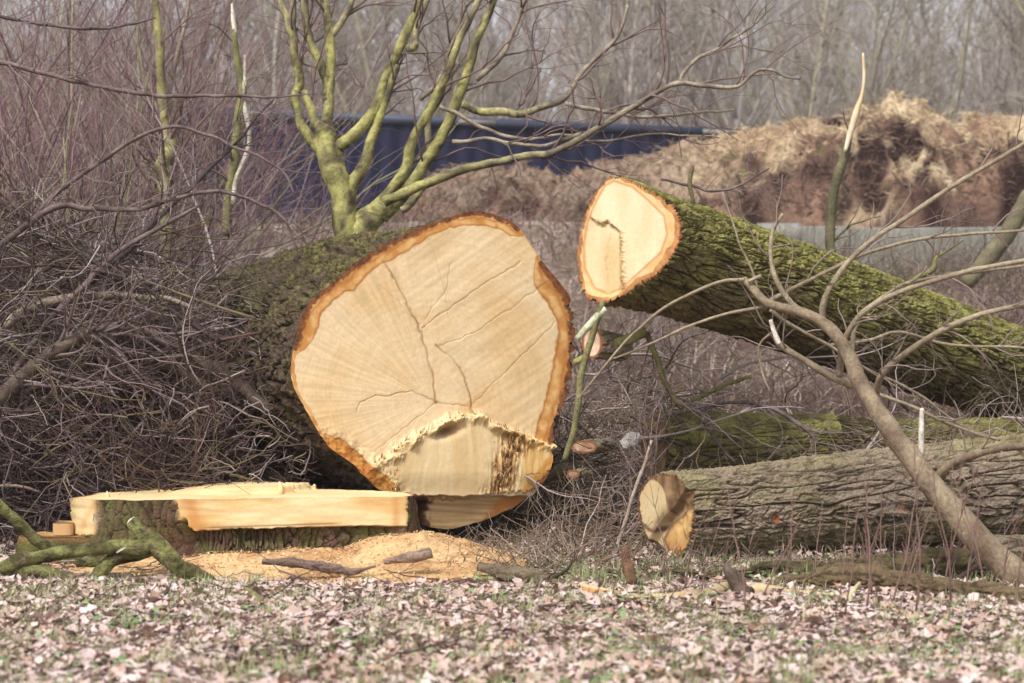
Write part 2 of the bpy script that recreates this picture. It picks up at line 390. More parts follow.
    face = mesh('cut_face', FV.reshape(-1, 3), [gridfaces(nT, rings, True)[:, ::-1], np.arange(nT)[None]], M_WOOD, fc.reshape(-1, 3)*.80, root)
    return body, face

# ---------------------------------------------------------------- the big trunk
BO = [(470, 210), (492, 213), (516, 223), (528, 240), (545, 265), (556, 278), (568, 292), (575, 312), (577, 345), (572, 378), (566, 405), (558, 428), (552, 452), (547, 472), (537, 492), (518, 508), (488, 522), (455, 531), (430, 528), (412, 512), (398, 498), (380, 492), (366, 480), (356, 466), (342, 456), (330, 449), (322, 438), (308, 414), (292, 385), (290, 368), (296, 335), (303, 311), (312, 298), (345, 270), (372, 250), (398, 236), (432, 223)]
PLATE = [(361, 473), (372, 463), (396, 452), (394, 446), (410, 437), (430, 428), (449, 420), (462, 415), (480, 417), (495, 425), (506, 430), (530, 438), (553, 446), (560, 452), (552, 474), (528, 492), (505, 492), (480, 497), (455, 498), (412, 497), (395, 496), (375, 492)]
def c_big(px, py, edge, th):
    wob = 5*n2(px, py, .05, 3)
    cream = mixc(lin((238, 211, 168)), lin((228, 194, 144)), np.clip(.5+1.2*n2(px, py, .014, 1, 4), 0, 1))
    ang = np.arctan2(py-400, px-432); rad = np.hypot(px-432, py-400)
    # medullary rays on the left, faint growth rings, saw marks on the right
    left = ss(430-px+.3*(py-300), -30, 60)
    ray = fbm(np.stack([ang*26, rad*.012, np.zeros_like(px)], -1), 3)
    cream = cream*(1+.16*left*np.clip(ray, -.5, .6))[..., None]
    ring = fbm(np.stack([rad*.28+2*n2(px, py, .01, 5), ang*1.0, np.zeros_like(px)+7], -1), 2)
    cream = cream*(1+.06*ring)[..., None]
    u = (px*.8-py*-.6); v = (-px*.6*-1+py*.8)
    saw = perlin(np.stack([(px*.57+py*.82)*.22, (px*.82-py*.57)*.012, px*0+3], -1))
    cream = cream*(1+.2*saw*(1-left))[..., None]
    sp = fbm(np.stack([px*.35, py*.35, px*0+2], -1), 2); cream = cream*(1+.05*sp)[..., None]
    # sapwood / inner bark band widths around the rim
    W = np.zeros(px.shape)
    def band(poly, w, fall=26):
        nonlocal W
        d = seg_dist(px, py, poly); W = np.maximum(W, w*.76*(1-ss(d, fall*.75, fall*1.5)))
    band([(298, 318), (312, 298), (345, 270), (372, 250), (398, 236)], 25, 30)
    band([(398, 236), (432, 223), (470, 210), (505, 219)], 17, 20)
    band([(560, 288), (575, 312), (577, 345), (572, 378), (566, 405), (558, 440)], 29, 30)
    band([(290, 368), (296, 335)], 7, 14); band([(292, 385), (308, 414), (320, 436)], 5, 9)
    W = np.maximum(W, .01)
    x = (edge+wob*.7)/W
    org = mixc(lin((204, 144, 76)), lin((232, 186, 120)), np.clip(.5+1.2*n2(px, py, .09, 6), 0, 1))
    org = mixc(org, lin((170, 98, 38)), np.exp(-((x-.93)/.09)**2)*.8)
    org = mixc(org, lin((182, 112, 50)), np.exp(-((x-.42)/.1)**2)*.7)
    col = mixc(cream, org, (1-ss(x, .9, 1.02))*(W > 3))
    jag = (1-ss(edge+2.5*n2(px, py, .2, 8), W*.26, W*.40))*(W > 11)
    col = mixc(col, mixc(lin((146, 88, 48)), lin((92, 58, 38)), np.clip(.5+n2(px, py, .25, 2), 0, 1)), jag)
    thin = (W <= 3)*(1-ss(edge, 0, 2.5)); col = mixc(col, lin((190, 140, 84)), thin*.7)
    # checks and cracks
    for poly, w, s in CRK:
        d = seg_dist(px+2.2*n2(px, py, .07, 11), py+2.2*n2(px, py, .07, 12), poly)
        col = mixc(col, lin((196, 148, 92)), s*.28*np.exp(-(d/7)**2)*np.clip(.5+1.5*n2(px, py, .04, 41), 0, 1))
        col = mixc(col, lin((132, 86, 46)), s*.75*(.6+.6*np.clip(.5+n2(px, py, .06, 21), 0, 1))*np.exp(-(d/(w*.75))**2))
    # torn orange wedge at lower left
    dO = sdf(px+2*n2(px, py, .1, 1), py+2*n2(px, py, .1, 2), [(326, 433), (340, 438), (356, 450), (372, 466), (388, 478), (402, 497), (380, 498), (360, 484), (345, 462), (326, 452)])
    oc = mixc(lin((218, 158, 82)), lin((176, 112, 50)), np.clip(.5+1.3*n2(px, py, .1, 15), 0, 1))
    col = mixc(col, oc, ss(dO, -1, 1.5)); col = mixc(col, lin((128, 78, 36)), np.exp(-((dO-0)/1.1)**2)*.7*(px+py < 868))
    # plate of broken hinge wood
    dP = platen(px, py); inP = ss(dP, -.8, .8)*(1-ss(dO, -1, 1))
    fl = fbm(np.stack([px*.16+.6*n2(px, py, .03, 4), py*.012, px*0], -1), 3)
    pc = mixc(lin((240, 214, 166)), lin((226, 192, 138)), np.clip(.5+fl*.8, 0, 1))
    pc = mixc(pc, mixc(lin((222, 170, 92)), lin((240, 208, 150)), np.clip(.5+fl*1.4, 0, 1)), ss(px, 517, 524))
    pc = mixc(pc, lin((212, 152, 74)), ss(px+.75*(py-446), 551, 556)); pc = mixc(pc, lin((150, 92, 50)), ss(px+.75*(py-446), 561, 566))
    col = mixc(col, pc, inP)
    tornm = np.exp(-((px-507-3*np.sin(py*.2)+(py-455)*.25)/11)**2)*ss(py, 428, 436)*(1-ss(py, 488, 496))
    tc_ = fbm(np.stack([px*.32, py*.08, px*0+9], -1), 3)
    col = mixc(col, mixc(lin((224, 186, 128)), lin((140, 98, 58)), np.clip(.5+tc_*1.6, 0, 1)), np.clip(tornm*1.6, 0, 1))
    # hollow under the lip and its bright torn edge
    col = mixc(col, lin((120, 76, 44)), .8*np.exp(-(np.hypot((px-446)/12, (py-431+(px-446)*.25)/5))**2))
    # undercut: shade on the down-facing wood is painted in as a darker tone
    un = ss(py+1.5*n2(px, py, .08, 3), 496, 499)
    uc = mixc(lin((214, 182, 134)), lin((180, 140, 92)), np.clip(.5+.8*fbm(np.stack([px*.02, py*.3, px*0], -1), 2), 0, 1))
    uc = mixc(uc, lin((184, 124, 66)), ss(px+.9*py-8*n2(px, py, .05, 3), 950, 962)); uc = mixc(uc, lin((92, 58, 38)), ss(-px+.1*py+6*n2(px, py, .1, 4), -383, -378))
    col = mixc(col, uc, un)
    return col
CRK = [([(383, 262), (398, 285), (408, 305), (418, 325), (427, 352), (433, 378), (436, 402)], 1.5, .8), ([(422, 328), (450, 308), (482, 286), (520, 262)], .9, .55),
       ([(437, 345), (452, 357), (464, 376), (470, 396), (472, 414)], 1.5, .75), ([(358, 412), (361, 402), (380, 395), (412, 391), (436, 402), (468, 407)], 1.0, .6),
       ([(470, 408), (500, 378), (532, 345), (556, 322)], .8, .45), ([(440, 345), (470, 335), (505, 312), (552, 280)], .8, .4), ([(436, 402), (400, 430), (375, 452)], .7, .4),
       ([(425, 320), (446, 290), (452, 262)], .8, .35), ([(380, 285), (395, 298), (412, 316)], .7, .35), ([(448, 318), (440, 270), (430, 240)], .6, .25)]
def platen(px, py):
    return sdf(px+1.2*n2(px, py, .3, 31), py+3.2*n2(px, py*.25, .22, 32)+2*n2(px, py, .06, 33), PLATE)
def d_big(px, py, edge):
    dP = platen(px, py)
    lipf = 1-ss(py, 470, 497)
    d = -.030*ss(dP, -.7, .7)*(.35+.65*lipf)+.002*fbm(np.stack([px*.05, py*.012, px*0+4], -1), 3)*ss(dP, 0, 3)
    d = d-.02*np.exp(-((dP-2)/4)**2)*(py < 470)*(1+n2(px, py, .09, 2))          # raised torn lip
    for poly, w, s in CRK:
        dd = seg_dist(px+2.2*n2(px, py, .07, 11), py+2.2*n2(px, py, .07, 12), poly); d = d+.004*s*np.exp(-(dd/(w*.9))**2)
    # the right hand upper surface was sawn in a slightly different plane
    d = d+.006*ss(px-np.interp(py, [340, 345, 357, 376, 396, 414], [430, 437, 452, 464, 470, 472]), 0, 2)*ss(py, 340, 360)*(1-ss(px, 475, 520))*(1-ss(py, 405, 416))
    d = d+.05*np.exp(-(np.hypot((px-446)/12, (py-431+(px-446)*.25)/5))**2)
    torn = np.exp(-((px-507-3*np.sin(py*.2)+(py-455)*.25)/11)**2)*ss(py, 428, 436)*(1-ss(py, 490, 498))
    d = d+torn*(.010+.035*fbm(np.stack([px*.30, py*.07, px*0+9], -1), 4))
    d = d+.012*n2(px, py, .1, 7)*np.exp(-(sdf(px, py, [(326, 433), (356, 450), (402, 497), (380, 498), (345, 462)])/9)**2)
    d = d+.028*ss(py+1.5*n2(px, py, .08, 3), 495.5, 498.5)+.04*np.clip((py-498)/32, 0, 1)
    d = d+.10*ss(-px, -432, -424)*ss(py, 500, 504)
    return d+.0008*n2(px, py, .12, 4)
def b_mossy(V, out, h, TH, T, ha):
    m = fbm(V*5.5, 3); k = np.clip(.25+.9*m+.55*out[..., 2], 0, 1)
    brown = mixc(lin((50, 40, 36)), lin((104, 88, 76)), h)
    moss = mixc(lin((62, 62, 34)), lin((140, 130, 82)), np.clip(.5+1.2*fbm(V*22., 2), 0, 1))
    return mixc(brown, moss, k*.75)
t_ = thing('felled_trunk', 'huge felled trunk showing its broad pale sawn face, behind the stump', 'felled trunk', (-.37, 9.6, .05))
_r = np.random.default_rng(1)
make_log(t_, BO, 9.6, (.36, -.92, .10), (-.42, .90, .01), 6.5, .5, .045, 11, .42, b_mossy, c_big, d_big, nT=1100, nL=420, center=(436, 365), rings=260, mat=M_MOSSB, taper_len=.9, bend=(0, 0, -.15), lump=.08, rimamp=lambda x, y: np.clip(.06+ss(-seg_dist(x, y, [(575, 312), (577, 345), (572, 378), (566, 405), (556, 440)]), -22, -8)*.8+ss(-seg_dist(x, y, [(318, 292), (345, 270), (372, 250), (396, 238)]), -18, -6)*.35, 0, 1))

def torn_fibres(root):
    r = np.random.default_rng(44); b = Bag(); nrm = norm(np.array([.36, -.92, .1])); C0 = P(436, 365, 9.6); eye = np.array([0, 0, CZ])
    def pt(px, py, off):
        d = np.array([(px-HX)/FP, 1, (HY-py)/FP]); return eye+d*(((C0-eye)@nrm)/(d@nrm))+nrm*off
    top = np.array([(372, 463), (396, 452), (410, 437), (430, 428), (449, 420), (462, 415), (480, 417), (495, 425), (506, 430), (530, 438), (553, 446)], float)
    for i in range(170):
        if i < 80: k = r.uniform(0, len(top)-2.01); j = int(k); q = top[j]+(top[j+1]-top[j])*(k-j)+r.normal(0, 1.5, 2)
        elif i < 150: yy = r.uniform(432, 490); q = np.array([507-(yy-455)*.25+r.normal(0, 5), yy])
        else: q = np.array([r.uniform(385, 400), r.uniform(470, 496)])
        a = pt(q[0], q[1], .028); L = r.uniform(.008, .034); d = norm(np.array([r.normal(0, .35), -.25-abs(r.normal(0, .3)), r.choice([-1., 1.], p=[.35, .65])]))
        A = np.stack([a-d*L*.4, a+d*L*.3, a+d*L]); w = r.uniform(.0015, .0045); b.tube(A[None], np.array([[w, w*.8, w*.15]]), mixc(lin((228, 190, 134)), lin((160, 112, 66)), np.array(r.random()))*.85, 4)
    b.build('torn_fibres', M_WOOD, root, smooth=False)['kind'] = 'stuff'
torn_fibres(t_)
# ---------------------------------------------------------------- upper mossy trunk
UO = [(617, 175), (634, 180), (652, 190), (668, 199), (679, 210), (683, 226), (681, 242), (671, 262), (655, 278), (638, 287), (625, 296), (608, 304), (592, 303), (582, 294), (577, 272), (576, 248), (580, 225), (588, 205), (597, 188), (606, 178)]
def c_up(px, py, edge, th):
    w = np.interp(np.degrees(np.arctan2(-(py-240), px-628)), [-180, -120, -60, 0, 45, 80, 130, 180], [4.5, 8, 10, 10, 9, 5, 3.5, 4.5])+3*n2(px, py, .07, 2)
    inner = sdf(px, py, [(614, 181), (632, 187), (648, 200), (664, 216), (667, 234), (661, 252), (646, 266), (625, 285), (606, 293), (592, 287), (584, 268), (583, 245), (587, 222), (597, 200), (605, 186)])
    cream = mixc(lin((238, 222, 184)), lin((228, 208, 164)), np.clip(.5+n2(px*1.0, py*.25, .06, 1), 0, 1))
    cream = mixc(cream, lin((214, 180, 122)), .6*ss(py+px*.0, 228, 250)*(1-ss(np.abs(px-612), 5, 22)))
    x = edge/w
    org = mixc(lin((204, 148, 92)), lin((168, 110, 64)), np.clip(.5+n2(px, py, .12, 3), 0, 1))
    pale = mixc(lin((232, 200, 148)), lin((222, 180, 118)), np.clip(.5+n2(px, py, .1, 3), 0, 1))
    col = mixc(cream, pale, (1-ss(inner, -1, 1))); col = mixc(col, org, (1-ss(edge+1.5*n2(px, py, .1, 6), w*.75, w*.95)))
    col = mixc(col, lin((200, 136, 74)), .7*np.exp(-(inner/1.2)**2))
    col = mixc(col, lin((136, 78, 44)), 1-ss(edge+1.5*n2(px, py, .25, 6), w*.15, w*.38))
    for poly, ww, s in [([(592, 217), (600, 224), (607, 222), (616, 230), (622, 234)], 1.8, .85), ([(620, 233), (621, 250), (622, 268), (624, 288)], 2.6, .7), ([(608, 232), (604, 262), (606, 282)], 1.2, .3)]:
        d = seg_dist(px+2*n2(px, py, .12, 11), py+2*n2(px, py, .12, 12), poly); col = mixc(col, mixc(lin((150, 104, 60)), lin((222, 186, 128)), np.clip(.5+1.5*n2(px, py, .22, 5), 0, 1)), s*np.exp(-(d/ww)**2))
    return col
def d_up(px, py, edge):
    lower = ss(py-np.interp(px, [585, 600, 607, 622, 640, 700], [214, 225, 221, 234, 400, 400])+2*n2(px, py, .2, 1), -2., 2.)*(1-ss(px, 616, 623))
    d = .018*lower
    dd = seg_dist(px, py, [(621, 234), (622, 250), (622, 268), (624, 288)]); d = d-(.006+.008*n2(px, py, .2, 3))*np.exp(-(dd/3.5)**2)
    return d*ss(edge, 3, 14)+.0005*n2(px, py, .15, 4)*ss(edge, 0, 5)
def b_green(V, out, h, TH, T, ha):
    k = np.clip(.8+.45*out[..., 2]+.35*fbm(V*3., 3), 0, 1)*(.12+.88*h)
    brown = mixc(lin((60, 46, 38)), lin((120, 100, 82)), h)
    moss = mixc(lin((116, 114, 56)), lin((176, 172, 98)), np.clip(.5+fbm(V*9., 2), 0, 1))
    return mixc(brown, moss, np.clip(k, 0, 1)*.92)
s0 = P(629, 240, 9.5); e0 = P(1075, 392, 12.6)
ax = e0-s0
t_ = thing('felled_trunk', 'upper felled trunk with deep green furrowed bark, its pale sawn end raised above the others', 'felled trunk', (s0[0], s0[1], 1.1))
make_log(t_, UO, 9.5, norm(np.array([-.62, -.78, .10])), ax, 6.0, .30, .026, 25., .17, b_green, c_up, d_up, nT=900, nL=900, center=(629, 242), rings=150, taper_len=.5, lump=.03, bend=(0, 0, -.05), Lpow=1.15)

# ---------------------------------------------------------------- lower grey-brown trunk
LO = [(648, 477), (660, 472), (672, 474), (682, 482), (685, 496), (686, 515), (684, 530), (679, 545), (672, 558), (667, 562), (661, 555), (652, 547), (645, 537), (640, 524), (637, 508), (638, 492)]
ELL = (653, 505)
def c_low(px, py, edge, th):
    e1 = np.hypot((px-653)/15.5, (py-504-(px-653)*.1)/27)
    lowr = ss((px-662)+(py-515)*.55, -6, 2)
    base = mixc(lin((222, 196, 148)), lin((206, 172, 116)), np.clip(.5+n2(px, py, .06, 1), 0, 1))
    b2 = mixc(lin((214, 172, 112)), lin((184, 126, 68)), ss(py, 530, 558))
    br = mixc(lin((120, 88, 62)), lin((160, 128, 92)), np.clip(.5+1.3*fbm(np.stack([px*.2, py*.05, px*0], -1), 3), 0, 1))
    base = mixc(base, lin((236, 214, 172)), .5+0*px); col = mixc(base, br, ss(e1, .84, .92)*(1-ss(py+.2*px, 640, 652))); e1w = e1+.06*n2(px, py, .15, 7)
    col = mixc(col, lin((92, 66, 50)), np.exp(-((e1w-1.0)/.085)**2)*ss(py+px*.5, 828, 836)*.9)
    d2 = sdf(px, py, [(668, 520), (680, 510), (687, 508), (686, 530), (676, 556), (667, 560), (660, 548), (657, 540), (662, 530)])
    col = mixc(col, b2, ss(d2, -.6, .8)*(e1w > 1.02)); col = mixc(col, lin((120, 78, 48)), .8*np.exp(-(d2/1.6)**2)*(e1w > 1.0))
    col = mixc(col, mixc(lin((128, 82, 52)), lin((84, 62, 50)), np.clip(.5+n2(px, py, .2, 3), 0, 1)), 1-ss(edge+1.2*n2(px, py, .25, 6), 2., 3.6))
    st = np.exp(-(((px-669)*.8-(py-508)*-.55+2*n2(px, py, .15, 3))/4.)**2)*ss(py, 486, 494)*(1-ss(py, 528, 534))*.75
    col = mixc(col, mixc(lin((96, 70, 52)), lin((150, 116, 84)), np.clip(.5+1.5*n2(px, py*.3, .3, 5), 0, 1)), st)
    col = mixc(col, br*.7, .8*ss(px, 668, 672)*(1-ss(py, 506, 512)))
    return col
def d_low(px, py, edge):
    d2 = (px-663)*.75+(py-521)*.5
    d = .035*ss(d2, -2, 2)+.012*ss(px-np.interp(py, [475, 500, 530], [664, 669, 664]), -2, 3)
    return (d+.015*fbm(np.stack([px*.12, py*.04, px*0], -1), 3)*ss(px, 664, 668))
def b_grey(V, out, h, TH, T, ha):
    k = np.clip(.12+.5*out[..., 2]+.8*fbm(V*3.4, 3), 0, 1)*(.2+.8*h)+.6*ss(-out[..., 2], .35, .8)
    brown = mixc(lin((62, 48, 40)), lin((168, 150, 130)), h)
    moss = mixc(lin((104, 100, 52)), lin((160, 152, 104)), np.clip(.5+fbm(V*9., 2), 0, 1))
    c = mixc(brown, moss, np.clip(k, 0, 1)*.75)
    return mixc(c, lin((160, 98, 66)), ss(fbm(V*np.array([9, 9, 16.])+4, 2), .8, .86))
s1 = P(664, 517, 8.85); e1_ = P(1120, 480, 9.5)
t_ = thing('fallen_trunk', 'lowest grey brown trunk with ridged bark and a small split pale end near the ground', 'felled trunk', (s1[0], s1[1], 0))
make_log(t_, LO, 8.85, norm(np.array([-.86, -.50, .0])), e1_-s1, 4.2, .262, .021, 25., .17, b_grey, c_low, d_low, nT=640, nL=900, center=(663, 514), rings=130, taper_len=1.0, lump=.07, Lpow=1.1, seed=2., rpow=.45)

# ---------------------------------------------------------------- mid mossy trunks behind
def plainface(a, b):
    def f(px, py, edge, th):
        c = mixc(lin(a), lin(b), np.clip(.5+n2(px, py, .08, 1), 0, 1)); return mixc(c, lin((130, 82, 50)), 1-ss(edge, 2, 4))
    return f
def ell(cx, cy, a, b, n=24, rot=0.):
    t = np.arange(n)/n*2*PI; x = a*np.cos(t); y = b*np.sin(t); return np.stack([cx+x*math.cos(rot)-y*math.sin(rot), cy+x*math.sin(rot)+y*math.cos(rot)], -1)
def b_green2(V, out, h, TH, T, ha):
    c = b_green(V, out, h, TH, T, ha); return mixc(c, lin((76, 68, 50))*(.5+.7*h[..., None]), .25+0*h)
t_ = thing('mossy_log', 'short moss green log lying between the raised trunk and the lowest trunk', 'log', P(655, 475, 10.3))
make_log(t_, ell(655, 446, 14, 36), 10.3, norm(np.array([-.9, -.35, 0.05])), (1, .12, .0), .95, .17, .018, 26, .18, b_green2, plainface((190, 160, 120), (160, 126, 90)), None, nT=360, nL=260, rings=30, taper_len=.3, seed=5., lump=.07, Lpow=1)
t_ = thing('mossy_log', 'half hidden green log under the raised trunk at the right edge', 'log', P(820, 475, 10.9))
make_log(t_, ell(822, 446, 12, 33), 10.8, norm(np.array([-.9, -.35, 0.05])), (1, .1, .0), 2.2, .17, .018, 26, .18, b_green2, plainface((150, 126, 96), (120, 96, 70)), None, nT=300, nL=420, rings=30, taper_len=.3, seed=9., lump=.07, Lpow=1)
# log behind the twigs at left
t_ = thing('cut_log', 'pale sawn log end half hidden behind twigs at the left edge', 'log', P(55, 470, 11.0))
make_log(t_, ell(54, 420, 50, 42, rot=-.1), 11.0, norm(np.array([.25, -.96, 0.05])), (-.5, .86, .0), 2.5, .22, .02, 12, .25, b_grey, plainface((226, 196, 140), (204, 160, 96)), None, nT=400, nL=160, rings=60, taper_len=.4, seed=12.)
# small sawn pieces in the pile
for (cx, cy, a, b, D, n_, ax_, L_, lab, cr) in [
    (592, 343, 11, 16, 9.75, (-.5, -.8, .3), (.7, .7, -.1), .22, 'thin round billet with pinkish cut end between the two sawn trunks', ((226, 200, 176), (190, 150, 124))),
    (584, 447, 14, 7, 9.8, (-.1, -.95, .2), (.4, .9, 0), .4, 'small orange rimmed cut end low in the twig pile', ((206, 176, 144), (156, 112, 80))),
    (573, 474, 7, 5, 9.7, (-.1, -.95, .2), (.4, .9, 0), .3, 'tiny cut end just above the twigs beside the big trunk', ((196, 170, 140), (150, 116, 86))),
    (976, 553, 14, 19, 8.5, (-.6, -.75, .2), (.97, .25, .02), .6, 'split log with bright orange torn end behind the leaning limb', ((222, 150, 76), (206, 128, 60)))]:
    t_ = thing('cut_billet', lab, 'billet', P(cx, cy, D))
    make_log(t_, ell(cx, cy, a, b), D, norm(np.array(n_)), ax_, L_, b*D/FP*.9, .008, 18, .3, b_grey, plainface(*cr), (lambda px, py, e: .02*n2(px, py, .12, 3)) if cx > 900 else None, nT=160, nL=90, rings=24, taper_len=.2, seed=cx*.1, Lpow=1)

# ---------------------------------------------------------------- stump
def make_stump():
    root = thing('tree_stump', 'wide low stump with bright sawn top and a squared pale wood front', 'stump', (-1.2, 9.0, 0))
    cx, cy = -1.2, 9.02; nT = 1000
    poly = np.array([(-1.955, 8.80), (-1.86, 8.68), (-1.81, 8.66), (-1.62, 8.60), (-1.43, 8.63), (-1.2, 8.66), (-.8, 8.70), (-.455, 8.74), (-.42, 8.86), (-.45, 9.05), (-.62, 9.25), (-.95, 9.45), (-1.3, 9.55), (-1.7, 9.45), (-1.93, 9.15)])
    pts = np.vstack([poly, poly[:1]]); s = np.linspace(0, len(poly)-1e-4, 6000); k = s.astype(int); f = (s-k)[:, None]; pp = pts[k]*(1-f)+pts[k+1]*f
    tt = np.arctan2(pp[:, 1]-cy, pp[:, 0]-cx); rp = np.hypot(pp[:, 0]-cx, pp[:, 1]-cy); o = np.argsort(tt)
    tg = np.arange(nT)/nT*2*PI-PI; r0 = np.interp(tg, np.concatenate([tt[o]-2*PI, tt[o], tt[o]+2*PI]), np.tile(rp[o], 3))
    cs, sn = np.cos(tg), np.sin(tg)
    X = cx+r0*cs; Y = cy+r0*sn
    zt = lambda x, y: .283+.006*(x+1.2)+.03*ss(y, 8.95, 9.05)*(1-ss(x+.15*n2(x, y, 9, 3), -1.06, -1.03))*ss(x, -1.7, -1.3)+.0025*n2(x, y, 12, 2)
    K = 110; lev = np.linspace(0, 1, K); Zt = zt(X, Y); Z = Zt[None]*(1-lev[:, None])+(-.05)*lev[:, None]
    XX = X[None]+0*Z; pxx = HX+FP*XX/Y[None]; front = ss(-sn, .15, .4)[None]*np.ones_like(Z)
    pyy = HY-FP*(Z-CZ)/Y[None]
    barkL = ss(pxx, 93, 97)*(1-ss(pxx+6*n2(pxx, pyy, .08, 1)-.6*(pyy-520), 180, 188))          # mossy bark panel left of the front
    woodR = ss(pxx+6*n2(pxx, pyy, .08, 1)-.6*(pyy-520), 180, 188)*front*(1-ss(pyy-np.interp(pxx, [185, 240, 300, 345, 412], [531, 529, 528, 526, 526])+1.2*n2(pxx, pyy, .1, 6), -.7, .7))
    woodL = (1-ss(pxx, 92, 96))*front*(1-ss(pyy, 534, 535.5))
    woodR = woodR*(1-ss(pxx+2*n2(pxx, pyy, .1, 9), 408, 411)); wood = np.clip(woodR+woodL, 0, 1); bark = 1-wood
    pc = np.stack([XX, Y[None]+0*Z, Z*1.0], -1); pcr = np.stack([XX, Z*.45, Y[None]+0*Z], -1)
    h, _ = bark_h(np.stack([np.repeat(tg[None]*.78, K, 0), .2*fbm(pc*3, 2)*.1, Z*1.], -1), 24, .28)
    rec = -.045*bark*ss(pxx, 180, 186)*(1-ss(pxx, 404, 408))*front-.028*bark*(1-h)+.05*ss(-Z, -.1, .05)*(1-ss(pxx, 240, 420))+.03*bark*fbm(pc*6, 2)
    rec = rec+.12*ss(-Z, -.09, .03)*(1-ss(pxx, 60, 120))
    rec = rec+.004*wood*fbm(np.stack([XX*6, Z*24, Y[None]+0*Z], -1), 2)
    Rr = r0[None]+rec; V = np.stack([cx+Rr*cs, cy+Rr*sn, Z], -1)
    wc = mixc(lin((238, 214, 164)), lin((224, 184, 122)), np.clip(.42+.9*fbm(np.stack([XX*3.5, Z*9, Y[None]+0*Z], -1), 3), 0, 1))
    wc = mixc(wc, lin((206, 140, 78)), .75*np.exp(-((pxx-192-.3*(pyy-510))/9)**2)); wc = mixc(wc, lin((206, 146, 84)), .6*np.exp(-((pxx-396)/4)**2))
    wc = mixc(wc, lin((212, 160, 96)), .5*np.exp(-((pxx-88+.5*(pyy-515))/4)**2))
    crk = np.exp(-((pyy-np.interp(pxx, [200, 345], [528, 523]))/.9)**2)*ss(pxx, 195, 215)*(1-ss(pxx, 330, 346)); wc = mixc(wc, lin((110, 76, 48)), .8*crk)
    mo = np.clip(.5+1.1*fbm(pc*9, 3), 0, 1)
    bc = mixc(mixc(lin((58, 44, 38)), lin((124, 98, 84)), h), lin((104, 112, 56)), mo*.75*(.2+.8*h))
    bc = mixc(bc, lin((108, 74, 58)), .5*ss(pxx, 150, 170)*(1-ss(pxx, 186, 200))*(h))
    col = mixc(bc, wc, wood)
    gf = gridfaces(nT, K, True); wf = wood.reshape(-1)[gf].mean(1) > .5
    for nm, sel, mm in (('bark', ~wf, M_BARK), ('sawn_front', wf, M_WOOD)):
        g = gf[sel]; u_, inv = np.unique(g, return_inverse=True); mesh(nm, V.reshape(-1, 3)[u_], [inv.reshape(g.shape)], mm, col.reshape(-1, 3)[u_]*(.86 if mm is M_WOOD else .95), root)
    nr = 140; fr = np.linspace(.004, 1, nr)[:, None]; Xt = cx+(V[0, :, 0]-cx)[None]*fr; Yt = cy+(V[0, :, 1]-cy)[None]*fr; Ztp = zt(Xt, Yt); Ztp[-1] = V[0, :, 2]
    g = perlin(np.stack([Xt*2+Yt*6, Yt*30-Xt*4, Xt*0], -1))
    tc = mixc(lin((240, 216, 168)), lin((226, 188, 128)), np.clip(.4+.7*n2(Xt, Yt, 3, 2)+.2*g, 0, 1)); tc = mixc(tc, lin((160, 110, 66)), 1-ss((1-fr)*r0[None], .006, .02))
    mesh('cut_top', np.stack([Xt, Yt, Ztp], -1).reshape(-1, 3), [gridfaces(nT, nr, True), np.arange(nT)[None]], M_WOOD, tc.reshape(-1, 3)*.86, root)
    # ragged splinters standing on the cut, small ledge at left
    for x, y, hh, w in [(-1.05, 9.0, .055, .02), (-1.8, 8.85, .02, .012), (-1.35, 9.03, .015, .04)]:
        b = Bag(); p = np.array([[x, y, .27], [x+.004, y, .28+hh*.6], [x-.002, y+.005, .285+hh]]); b.tube(p[None], np.array([[w, w*.7, w*.25]]), lin((232, 200, 148)), 5); b.build('splinter', M_WOOD, root, smooth=False)
    for (x0, x1, y0, y1, z0, z1, c) in [(-2.02, -1.93, 8.74, 8.95, .118, .172, (196, 158, 110)), (-2.16, -1.80, 8.66, 8.93, -.03, .118, None)]:
        n = 26; th = np.arange(n)/n*2*PI; q = np.maximum(np.abs(np.cos(th)), np.abs(np.sin(th))); X = (x0+x1)/2+(x1-x0)/2*np.cos(th)/q**.9; Y = (y0+y1)/2+(y1-y0)/2*np.sin(th)/q**.9
        zz = np.linspace(0, 1, 9)[:, None]; Z = z1+(z0-z1)*zz; sp = 1+(0 if c else .16)*zz+(.10 if not c else .03)*fbm(np.stack([X*9+0*Z, Y*9+0*Z, Z*14+0*X], -1), 2)
        V = np.stack([(x0+x1)/2+(X-(x0+x1)/2)*sp, (y0+y1)/2+(Y-(y0+y1)/2)*sp, Z+0*X+.012*perlin(np.stack([X*12+0*Z, Y*12+0*Z, Z*0+0*X], -1))*(1-zz)], -1); k = ss(-(Z+0*X), -.108, -.096)[..., None] if not c else np.zeros((9, n, 1))
        top = lin(c or (196, 154, 102)); col = top*(1-k)+k*mixc(lin((70, 62, 40)), lin((108, 104, 58)), np.clip(.5+fbm(V*14, 2), 0, 1))
        mesh('ledge' if c else 'root_flare', V.reshape(-1, 3), [gridfaces(n, 9, True), np.arange(n)[None]], M_WOOD if c else M_BARK, col.reshape(-1, 3), root, smooth=not c)
make_stump()

